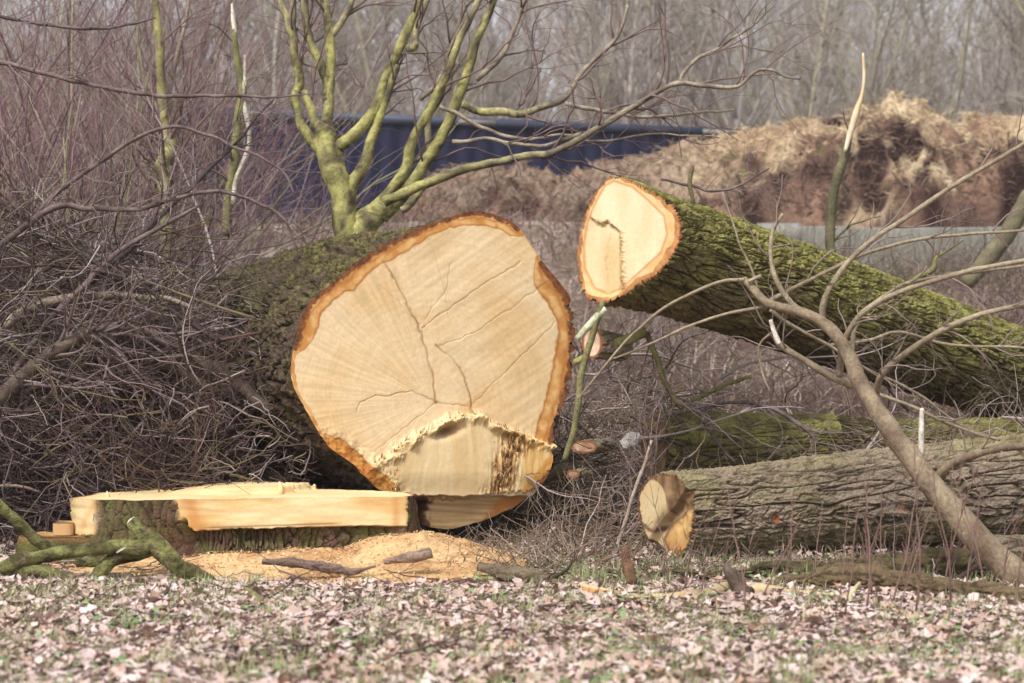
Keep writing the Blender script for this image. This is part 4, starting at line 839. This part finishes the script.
# ---------------------------------------------------------------- brush
TW = lin(np.array([(96, 78, 78), (128, 110, 108), (70, 54, 52), (164, 148, 144), (98, 72, 64), (112, 100, 74), (60, 48, 46)]))
def brush_protos(n, seed, L=(1.0, 2.2), r0=(.006, .021), ntw=16, grav=-.02, name='brush_branch'):
    r = np.random.default_rng(seed); out = []
    for k in range(n):
        root = thing(name, '', 'branch', (0, 0, 0)); ln = r.uniform(*L); rr = r.uniform(*r0)
        A, B = grow(np.zeros((1, 3)), np.array([[1., 0, .25]]), [ln], [rr], 12, .13, grav, .25, r); b = Bag(); b.tube(A, B, TW[r.integers(0, 7)], 6); b.build('stem', M_TWIG, root)
        b = Bag(); p, d, l, q = spawn(A, B, ntw, .7, .1, .98, .55, (.15, .45), r); A1, B1 = grow(p, d, l, np.maximum(q, .002), 8, .17, 0, .3, r); b.tube(A1, B1, TW[r.integers(0, 7, len(A1))], 4)
        p, d, l, q = spawn(A1, B1, 4, .7, .1, .95, .7, (.25, .6), r); A2, B2 = grow(p, d, l, np.maximum(q, .0013), 5, .2, 0, .4, r); b.tube(A2, B2, TW[r.integers(0, 7, len(A2))], 3)
        b.build('twigs', M_TWIG, root); out.append(root)
    return out
def scatter_brush(protos, N, seed, box, group, label, used, zfun, tilt=.35, sc=(.7, 1.2)):
    r = np.random.default_rng(seed)
    for i in range(N):
        px = r.uniform(*box[0]); D = r.uniform(*box[1]); x = (px-HX)/FP*D; z = gz(x, D)+zfun(px, D, r)
        p = protos[i % len(protos)]; a = r.uniform(0, 2*PI)
        if box[0][1] in (270, 268) and px > 110: a = PI+r.uniform(-.7, .7)
        if box[0][0] == 480 and px < 640: a = r.uniform(-.9, .9)
        if True: pass
        rot = (r.uniform(0, 2*PI), r.normal(0, tilt), a)
        if not used[i % len(protos)]:
            o = p; used[i % len(protos)] = True; o.location = (x, D, z); o.rotation_euler = rot
        else: o = dup(p, (x, D, z), rot, float(r.uniform(*sc)))
        o['label'] = label; o['group'] = group
pr = brush_protos(10, 31)
scatter_brush(pr, 150, 32, ((-160, 270), (9.6, 12.2)), 'branches in the left brush pile', 'bare purplish grey branch tangled in the brush pile at left', [False]*10, lambda px, D, r: float(np.interp(px, [-140, 100, 300], [1.9, 1.6, 1.15])*r.random()**.8))
pr = brush_protos(5, 38, (.45, .9), (.004, .008), 9)
scatter_brush(pr, 54, 39, ((190, 268), (9.3, 10.6)), 'small branches lying against the big trunk', 'small bare branch lying against the mossy side of the big trunk', [False]*5, lambda px, D, r: .15+.95*r.random(), .5)
pr = brush_protos(7, 33, (.6, 1.2), (.004, .009), 10)
scatter_brush(pr, 95, 34, ((480, 1060), (9.6, 12.0)), 'branches in the right brush pile', 'bare grey brown branch tangled in the pile under the raised trunk', [False]*7, lambda px, D, r: float(np.interp(px, [430, 620, 800, 1060], [.25, .95, .7, .6])*r.random()), .4)
pr = brush_protos(6, 36, (.8, 1.6), (.004, .009), 10, name='scrub_branch')
scatter_brush(pr, 60, 37, ((380, 1100), (13.0, 19)), 'low scrub branches on the bank', 'low bare scrub branch on the bank behind the felled trunks', [False]*6, lambda px, D, r: .05+.25*r.random(), .5)

def twig_stuff(name, N, seed, box, zfun, label, L=(.2, .7), r0=(.0012, .0035), flat=.35, pal=TW, curl=.22, lf=None):
    r = np.random.default_rng(seed); px = r.uniform(*box[0], N); D = r.uniform(*box[1], N); x = (px-HX)/FP*D; z = gz(x, D)+zfun(px, D, r, N)
    a = r.uniform(0, 2*PI, N); d = np.stack([np.cos(a), np.sin(a), r.normal(0, flat, N)], -1)
    A, B = grow(np.stack([x, D, z], -1), d, r.uniform(*L, N)*(lf(px, D) if lf else 1), r.uniform(*r0, N), 8, curl, 0, .35, r)
    A[..., 2] = np.maximum(A[..., 2], gz(A[..., 0], A[..., 1])+.004)
    b = Bag(); b.tube(A, B, pal[r.integers(0, len(pal), N)]*r.uniform(.75, 1.2, (N, 1)), 4, caps=False)
    return tag(b.build(name, M_TWIG), label, 'brushwood', kind='stuff')
twig_stuff('brushwood_tangle', 11000, 41, ((-180, 310), (9.35, 12.8)), lambda px, D, r, N: np.interp(px, [-160, 100, 300], [1.9, 1.6, 1.1])*r.random(N)**1.2*ss(D, 8.9, 10.2), 'dense tangle of thin purplish twigs filling the left brush pile', (.25, .9), (.0018, .0065), .5, curl=.3, lf=lambda px, D: 1-.66*ss(px, 150, 260))
twig_stuff('twig_tangle', 15000, 42, ((430, 1080), (8.1, 12.4)), lambda px, D, r, N: np.interp(px, [430, 540, 640, 760, 1080], [.12, .4, .8, .6, .5])*r.random(N)**1.4*ss(D, np.where(px < 560, 9.7, 9.25), 10.4)*np.where((px > 650) & (px < 800) & (D < 10.3), .6, 1), 'dense mat of thin grey brown twigs under the raised trunk', (.15, .55), (.0014, .0042), .45, curl=.3, lf=lambda px, D: (1-.6*ss(-px, -600, -500)*(D < 10.2))*np.where((D < 9.4) & (px > 590), .3, 1), pal=lin(np.array([(116, 96, 84), (150, 130, 116), (84, 66, 56), (182, 166, 150), (112, 100, 72), (136, 112, 94)])))
twig_stuff('bank_twigs', 5000, 43, ((300, 1150), (12.5, 21)), lambda px, D, r, N: .3*r.random(N)**1.5, 'fine dry twigs and stems covering the bank', (.2, .7), (.002, .005), .9, pal=lin(np.array([(130, 108, 98), (98, 76, 70), (160, 142, 132), (84, 64, 56), (120, 84, 70)])))
twig_stuff('wall_scrub', 2600, 46, ((690, 1150), (19.5, 21.7)), lambda px, D, r, N: .02+.12*r.random(N), 'upright dry scrub stems in front of the concrete wall', (.2, .8), (.002, .005), 2.2, pal=lin(np.array([(112, 96, 84), (90, 74, 64), (140, 126, 104), (100, 100, 66)])))
tag(leaves('pile_leaves', 9000, (8.9, 12.5), 15, '', (.03, .06), lift=.02), 'brown dead leaves lying under and between the brush', 'leaf litter', kind='stuff')

# ---------------------------------------------------------------- thicket of upright shrubs at left
def shrub_proto(seed, pal, ns=34, H=(2.6, 4.6), spread=.35):
    r = np.random.default_rng(seed); root = thing('bare_shrub', '', 'shrub', (0, 0, 0))
    st = np.concatenate([r.normal(0, .25, (ns, 2)), np.zeros((ns, 1))], 1); d = np.concatenate([r.normal(0, spread, (ns, 2)), np.ones((ns, 1))], 1)
    A, B = grow(st, d, r.uniform(*H, ns), r.uniform(.006, .015, ns), 14, .13, .02, .3, r); b = Bag(); b.tube(A, B, pal[r.integers(0, len(pal), ns)], 5); b.build('stems', M_TWIG, root)
    b = Bag(); p, dd, l, q = spawn(A, B, 11, .6, .1, .98, .55, (.1, .3), r, .1); A1, B1 = grow(p, dd, l, np.maximum(q, .002), 7, .15, .02, .3, r); b.tube(A1, B1, pal[r.integers(0, len(pal), len(A1))], 3)
    p, dd, l, q = spawn(A1, B1, 2, .7, .1, .95, .7, (.25, .6), r); A2, B2 = grow(p, dd, l, np.maximum(q, .0015), 4, .18, 0, .4, r); b.tube(A2, B2, pal[r.integers(0, len(pal), len(A2))], 3, False)
    b.build('twigs', M_TWIG, root); return root
RED = lin(np.array([(122, 84, 92), (104, 72, 80), (146, 112, 116), (158, 136, 132), (132, 96, 96)])); GRY = lin(np.array([(142, 128, 120), (164, 150, 140), (120, 104, 98), (150, 146, 110)]))
def thicket():
    r = np.random.default_rng(51); pa = [shrub_proto(52, RED), shrub_proto(53, RED, 28), shrub_proto(54, GRY, 26), shrub_proto(55, RED, 40, (1.8, 3.2), .5)]
    first = [True]*4
    spots = [(-60, 12.6), (0, 13.2), (55, 12.8), (105, 13.6), (20, 14.6), (80, 15), (135, 14.4), (-40, 15), (150, 15.8), (200, 15.8), (50, 16.8), (120, 17.4), (0, 17.6), (-110, 13.5), (-90, 16.5), (170, 19.4), (80, 19.4), (-20, 19.6), (178, 9.9), (120, 10.1), (205, 10.3), (60, 10.0)]
    for i, (px, D) in enumerate(spots):
        k = i % 4 if D > 11 else 3; x = (px-HX)/FP*D; loc = (x, D, float(gz(x, D))-.03); rot = (0, 0, r.uniform(0, 6.28)); s = float(r.uniform(.8, 1.1))*(.62 if px > 180 and D > 11 else .40 if D < 11 else 1)
        if first[k]: o = pa[k]; first[k] = False; o.location = loc; o.rotation_euler = rot; o.scale = (s, s, s)
        else: o = dup(pa[k], loc, rot, s)
        o['group'] = 'bare shrubs of the left thicket'; o['label'] = 'leafless upright many stemmed shrub in the reddish thicket at left'
thicket()

# ---------------------------------------------------------------- dry upright stems, front right
def dry_stems():
    r = np.random.default_rng(61); protos = []
    for k in range(5):
        root = thing('dry_stem', '', 'dry stem', (0, 0, 0)); A, B = grow(np.zeros((1, 3)), np.array([[r.normal(0, .12), 0, 1.]]), [r.uniform(.36, .55)], [.0038], 10, .07, .01, .3, r); b = Bag(); c = lin((126, 98, 88)); b.tube(A, B, c, 6)
        p, d, l, q = spawn(A, B, 5, .5, .15, .8, .6, (.15, .4), r, .3); A1, B1 = grow(p, d, l, np.maximum(q, .0014), 6, .1, .03, .3, r); b.tube(A1, B1, c, 4); b.build('stem', M_TWIG, root); protos.append(root)
    spots = [(600, 7.6), (612, 7.3), (668, 7.7), (684, 7.5), (700, 7.2), (742, 7.6), (762, 7.1), (782, 7.4), (798, 6.9), (815, 7.5), (840, 7.2), (858, 7.5), (866, 6.9), (872, 7.3), (884, 7.6), (893, 7.1), (905, 7.4), (915, 6.8), (930, 7.3), (944, 7.6), (952, 7.0), (967, 7.4), (985, 7.2), (1003, 7.5), (1015, 6.9), (845, 6.7), (898, 6.6), (745, 6.8)]
    for i, (px, D) in enumerate(spots):
        k = i % 5; x = (px-HX)/FP*D; loc = (x, D, float(gz(x, D))); rot = (r.normal(0, .16), r.normal(.06, .16), r.uniform(-.6, .6)); s = float(r.uniform(.7, 1.25))
        if i < 5: o = protos[k]; o.location = loc; o.rotation_euler = rot; o.scale = (s, s, s)
        else: o = dup(protos[k], loc, rot, s)
        o['group'] = 'dry reddish stems standing at right'; o['label'] = 'thin dry reddish brown stem standing up from the leaves at right'
dry_stems()
twig_stuff('ground_sticks', 420, 45, ((20, 1040), (5.5, 8.6)), lambda px, D, r, N: .012+.015*r.random(N), 'small dry sticks scattered over the leaf litter', (.08, .3), (.0015, .004), .06)

# ---------------------------------------------------------------- heap, wall, container
def heap_h(x, y):
    px = [380, 412, 435, 500, 560, 600, 660, 720, 800, 850, 872, 905, 940, 980, 1024, 1100, 1250, 1400]
    py = [212, 196, 182, 176, 178, 164, 156, 137, 126, 112, 104, 104, 117, 122, 122, 118, 135, 200]
    D = 25.3; X = (np.array(px)-HX)/FP*D; Z = CZ+(HY-np.array(py))/FP*D-2.5-.14
    c = np.interp(x, X, Z, left=0, right=0)
    t = np.clip((y-22.75)/(25.3-22.75), 0, 1); u = np.clip((29.5-y)/(29.5-25.3), 0, 1)
    prof = np.where(y < 25.3, np.sin(t*PI/2)**.75, np.sin(u*PI/2)**.8)
    l = .5-1.6*np.abs(n2(x, y, 1.1, 2, 3))+.5*n2(x, y, .8, 4, 2)
    return c*prof+(.30*l+.20*n2(x, y, 3.4, 7, 4))*np.clip(c*prof*2.5, 0, 1)*np.where(c > .3, 1, .6)-.03
def heaps():
    xs = np.linspace(-2.0, 11.2, 420); ys = np.linspace(22.7, 29.6, 220); X, Y = np.meshgrid(xs, ys); H = heap_h(X, Y); V = np.stack([X, Y, 2.5+H], -1)
    rel = H/np.maximum(heap_h(X, Y*0+25.3), .2); top = ss(rel+.6*n2(X, Y*1.4, .7, 3)+.7*n2(X, Y, 2.8, 5), .5, .9)
    pale = mixc(lin((212, 190, 156)), lin((164, 136, 110)), np.clip(.5+n2(X, Y, 2.2, 1), 0, 1)); dark = mixc(lin((56, 40, 38)), lin((146, 116, 98)), np.clip(.5+1.3*n2(X, Y, 1.7, 6), 0, 1))
    left = 1-ss(X, 1.2, 3.0); pale = mixc(pale, lin((164, 144, 128)), left*.9); k = np.clip(top*(1-.35*left), 0, 1)
    col = mixc(dark, pale, k); g = ss(n2(X, Y, 1.5, 12), .55, .75)*(1-top)
    col = mixc(col, lin((112, 124, 62)), g*.6)
    root = thing('straw_heap', 'long heap of pale straw over dark brown manure behind the concrete wall', 'straw heap', (5, 25, 2.5))
    mesh('heap_body', V.reshape(-1, 3), [gridfaces(420, 220)], M_STRAW, col.reshape(-1, 3), root)
    r = np.random.default_rng(71); N = 26000; x = r.uniform(-1.6, 9, N); y = r.uniform(22.9, 27, N); z = 2.5+heap_h(x, y)
    a = r.uniform(0, 2*PI, N); d = np.stack([np.cos(a), np.sin(a), r.normal(-.1, .5, N)], -1); A, B = grow(np.stack([x, y, z], -1), d, r.uniform(.06, .26, N), r.uniform(.004, .010, N), 4, .4, -.2, .6, r)
    h = heap_h(x, y); rl = h/np.maximum(heap_h(x, y*0+25.3), .2); kp = ss(rl+.6*n2(x, y*1.4, .7, 3)+.7*n2(x, y, 2.8, 5), .5, .9)
    cc = mixc(mixc(lin((62, 44, 42)), lin((142, 114, 96)), r.random(N)), mixc(lin((226, 206, 170)), lin((168, 138, 110)), r.random(N)), kp*(1-.7*(1-ss(x, 1.2, 3.0))))
    b = Bag(); b.tube(A, B, cc, 3, False); o = b.build('straw', M_GRASS, root); o['kind'] = 'stuff'
heaps()
def box(x0, x1, y0, y1, z0, z1, bev=.0):
    V = np.array([(x, y, z) for z in (z0, z1) for x, y in ((x0, y0), (x1, y0), (x1, y1), (x0, y1))], float)
    return V, [np.array([[0, 3, 2, 1], [4, 5, 6, 7], [0, 1, 5, 4], [1, 2, 6, 5], [2, 3, 7, 6], [3, 0, 4, 7]])]
def wall():
    root = thing('concrete_wall', 'low grey concrete block wall along the foot of the straw heap', 'wall', (6, 22.1, 2.05)); r = np.random.default_rng(72)
    x = 2.25; k = 0
    while x < 12:
        w = 1.48; V, F = box(x, x+w, 22.0+r.normal(0, .012), 22.42, 1.7, 2.5+r.normal(0, .006))
        c = root; o = mesh('wall_block', V, F, M_CONC, None, root, smooth=False); md = o.modifiers.new('b', 'BEVEL'); md.width = .02; md.segments = 2; x += w+.014; k += 1
wall()
limb('concrete_ring', 'grey concrete pipe ring lying at the left end of the block wall', 'pipe', [(757, 236, 13), (776, 236, 13), (800, 236, 13)], 21.2, (lin((150, 148, 140)), lin((170, 166, 156))), M_CONC, S=24, rough=0)
def container():
    root = thing('blue_container', 'long dark blue steel container behind the heap', 'container', (-1.5, 29, 2.4))
    a = np.array([(195-HX)/FP*28., 28.]); b = np.array([(790-HX)/FP*30.7, 30.7]); u = (b-a)/np.linalg.norm(b-a); v = np.array([-u[1], u[0]]); Lc = np.linalg.norm(b-a); zb, zt = 2.35, CZ+(HY-107)/FP*28.
    W = 2.4
    # corrugated front/back/sides as profile strip round the box
    prof = []; corners = [(0, 0), (Lc, 0), (Lc, W), (0, W), (0, 0)]
    for (p, q) in zip(corners[:-1], corners[1:]):
        p = np.array(p, float); q = np.array(q, float); d = q-p; l = np.linalg.norm(d); d /= l; nrm_ = np.array([d[1], -d[0]]); n = max(int(l/.28), 3); st = l/n
        for i in range(n):
            for f, o in ((.0, 0), (.25, -.036), (.5, -.036), (.75, 0)): prof.append(p+d*(i+f)*st+nrm_*o)
    prof = np.array(prof); XY = a+prof[:, :1]*u+prof[:, 1:]*v; n = len(XY)
    V = np.concatenate([np.c_[XY, np.full(n, zb+.15)], np.c_[XY, np.full(n, zt-.12)]]); mesh('side_panels', V, [gridfaces(n, 2, True)], M_BLUE, None, root, smooth=False)
    def bar(p0, p1, z0, z1, q0, q1, name, m):
        c = [a+u*x+v*y for x, y in ((p0, q0), (p1, q0), (p1, q1), (p0, q1))]; V = np.array([(*k, z) for z in (z0, z1) for k in c]); mesh(name, V, box(0, 1, 0, 1, 0, 1)[1], m, None, root, smooth=False)
    bar(-.03, Lc+.03, zt-.13, zt, -.03, W+.03, 'roof', M_BLUED); bar(-.03, Lc+.03, zb, zb+.16, -.03, W+.03, 'base_frame', M_BLUE)
    for x in (-.05, Lc-.1): 
        for y in (-.05, W-.1): bar(x, x+.15, zb-.005, zt+.005, y, y+.15, 'corner_post', M_BLUE)
    for x in (.6, Lc*.42, Lc*.84): bar(x, x+.55, zt-.1, zt-.03, -.045, -.02, 'roof_plate', M_CONC)
container()

# ---------------------------------------------------------------- background wood
FARP = lin(np.array([(170, 158, 152), (156, 142, 138), (188, 178, 172), (158, 152, 126), (140, 126, 122)]))
def tree_proto(seed, H, r0, nb=46, pal=FARP, fan=1):
    r = np.random.default_rng(seed); root = thing('bare_tree', '', 'tree', (0, 0, 0))
    st = r.normal(0, .12, (fan, 3)); st[:, 2] = 0; d = np.c_[r.normal(0, .05 if fan == 1 else .28, (fan, 2)), np.ones(fan)]
    A, B = grow(st, d, np.full(fan, H)*r.uniform(.8, 1, fan), np.full(fan, r0), 14, .05, .03, .2, r); b = Bag(); c = pal[r.integers(0, len(pal))]; b.tube(A, B, c, 7); b.build('trunk', M_FAR, root)
    b = Bag(); p, dd, l, q = spawn(A, B, nb//fan, .75, .1, .98, .5, (.12, .32), r, .15); A1, B1 = grow(p, dd, l, np.maximum(q, .012), 8, .12, .05, .25, r); b.tube(A1, B1, c, 4)
    p, dd, l, q = spawn(A1, B1, 7, .6, .1, .95, .6, (.25, .6), r, .1); A2, B2 = grow(p, dd, l, np.maximum(q, .007), 5, .15, .03, .4, r); b.tube(A2, B2, pal[r.integers(0, len(pal), len(A2))], 3, False)
    p, dd, l, q = spawn(A2, B2, 4, .6, .1, .95, .7, (.3, .7), r); A3, B3 = grow(p, dd, l, np.maximum(q, .005), 3, .15, .02, .5, r); b.tube(A3, B3, pal[r.integers(0, len(pal), len(A3))], 3, False)
    b.build('crown', M_FAR, root); return root
def forest():
    r = np.random.default_rng(81); pr = [tree_proto(82, 12, .10), tree_proto(83, 14, .13, 50), tree_proto(84, 10, .07, 40), tree_proto(85, 8, .05, 48, fan=4), tree_proto(86, 6, .04, 54, fan=6), tree_proto(87, 13, .09)]
    first = [True]*6; n = 0
    for row, (D0, D1, N) in enumerate([(33, 40, 20), (40, 52, 36), (52, 70, 48), (70, 95, 48)]):
        for i in range(N):
            D = r.uniform(D0, D1); px = -120+1270*(i+r.uniform(.1, .9))/N; x = (px-HX)/FP*D; k = int(r.choice([0, 1, 2, 3, 4, 5], p=[.15, .1, .15, .2, .25, .15])) if row else int(r.choice([2, 3, 4]))
            loc = (x, D, 2.45); rot = (r.normal(0, .04), r.normal(0, .04), r.uniform(0, 6.28)); s = float(r.uniform(.8, 1.25))
            if first[k]: o = pr[k]; first[k] = False; o.location = loc; o.rotation_euler = rot; o.scale = (s, s, s)
            else: o = dup(pr[k], loc, rot, s)
            o['group'] = 'bare trees of the wood behind the heap'; o['label'] = 'leafless grey brown tree in the hazy wood behind the heap and container'
    N = 3000; D = r.uniform(85, 130, N); x = r.uniform(-.36, .36, N)*D; d = np.c_[r.normal(0, .3, (N, 2)), np.ones(N)]
    A, B = grow(np.c_[x, D, 2.4+r.uniform(0, 9, N)], d, r.uniform(2, 6, N), r.uniform(.02, .07, N), 5, .12, .02, .4, r); b = Bag(); b.tube(A, B, FARP[r.integers(0, len(FARP), N)], 3, False)
    tag(b.build('far_wood', M_FAR), 'far off mass of bare stems closing the view behind the trees', 'far wood', kind='stuff')
    # a low wooded rise far behind
    xs = np.linspace(-220, 220, 60); ys = np.linspace(130, 420, 20); X, Y = np.meshgrid(xs, ys); Z = 2.3+14*ss(Y, 130, 330)*(1+.4*n2(X, Y, .01, 3)); o = mesh('hill', np.stack([X, Y, Z], -1).reshape(-1, 3), [gridfaces(60, 20)], M_SOIL, lin((120, 112, 108))); o['kind'] = 'structure'
forest()

# ---------------------------------------------------------------- air
def haze():
    V, F = box(-130, 130, -6, 440, -1.2, 60); m = bpy.data.materials.new('haze_air'); m.use_nodes = True; nt = m.node_tree; nt.nodes.remove(nt.nodes['Principled BSDF'])
    v = nt.nodes.new('ShaderNodeVolumePrincipled'); v.inputs['Color'].default_value = (.94, .93, .95, 1); v.inputs['Density'].default_value = HAZE; nt.links.new(v.outputs[0], nt.nodes['Material Output'].inputs['Volume'])
    o = mesh('haze', V, F, m, None, smooth=False); o['kind'] = 'stuff'; o['label'] = 'thin pale air between the camera and the wood'; o['category'] = 'haze'
HAZE = .0008
if HAZE: haze()

# ---------------------------------------------------------------- light, camera
w = bpy.data.worlds.new('World'); scene.world = w; w.use_nodes = True; nt = w.node_tree; bg = nt.nodes['Background']
sky = nt.nodes.new('ShaderNodeTexSky'); sky.sky_type = 'NISHITA'; sky.sun_disc = False; EL = math.radians(52); AZ = math.radians(-150)      # azimuth from +Y, clockwise
sky.sun_elevation = EL; sky.sun_rotation = AZ; sky.air_density = 1.0; sky.dust_density = 3.0
hs = nt.nodes.new('ShaderNodeHueSaturation'); hs.inputs['Saturation'].default_value = .28; nt.links.new(sky.outputs[0], hs.inputs['Color']); nt.links.new(hs.outputs[0], bg.inputs['Color']); bg.inputs['Strength'].default_value = .10
from mathutils import Vector
sd = Vector((math.sin(AZ)*math.cos(EL), math.cos(AZ)*math.cos(EL), math.sin(EL)))
sl = bpy.data.lights.new('sun', 'SUN'); sl.energy = 1.5; sl.angle = math.radians(10); sl.color = (1, .98, .95); so = bpy.data.objects.new('sun', sl); C.objects.link(so); so.rotation_euler = sd.to_track_quat('Z', 'Y').to_euler()
cam = bpy.data.cameras.new('camera'); cam.sensor_width = 36; cam.lens = 36*FP/1024; cam.shift_y = (HY-341.5)/1024; cam.clip_end = 2000
cam.dof.use_dof = True; cam.dof.focus_distance = 9.3; cam.dof.aperture_fstop = 3.4
co = bpy.data.objects.new('camera', cam); C.objects.link(co); co.location = (0, 0, CZ); co.rotation_euler = (PI/2, 0, 0); scene.camera = co
scene.view_settings.view_transform = 'Standard'; scene.view_settings.look = 'None'; scene.view_settings.gamma = 1; scene.view_settings.exposure = 1.02
scene.cycles.volume_bounces = 1; scene.cycles.max_bounces = 6; scene.cycles.diffuse_bounces = 3
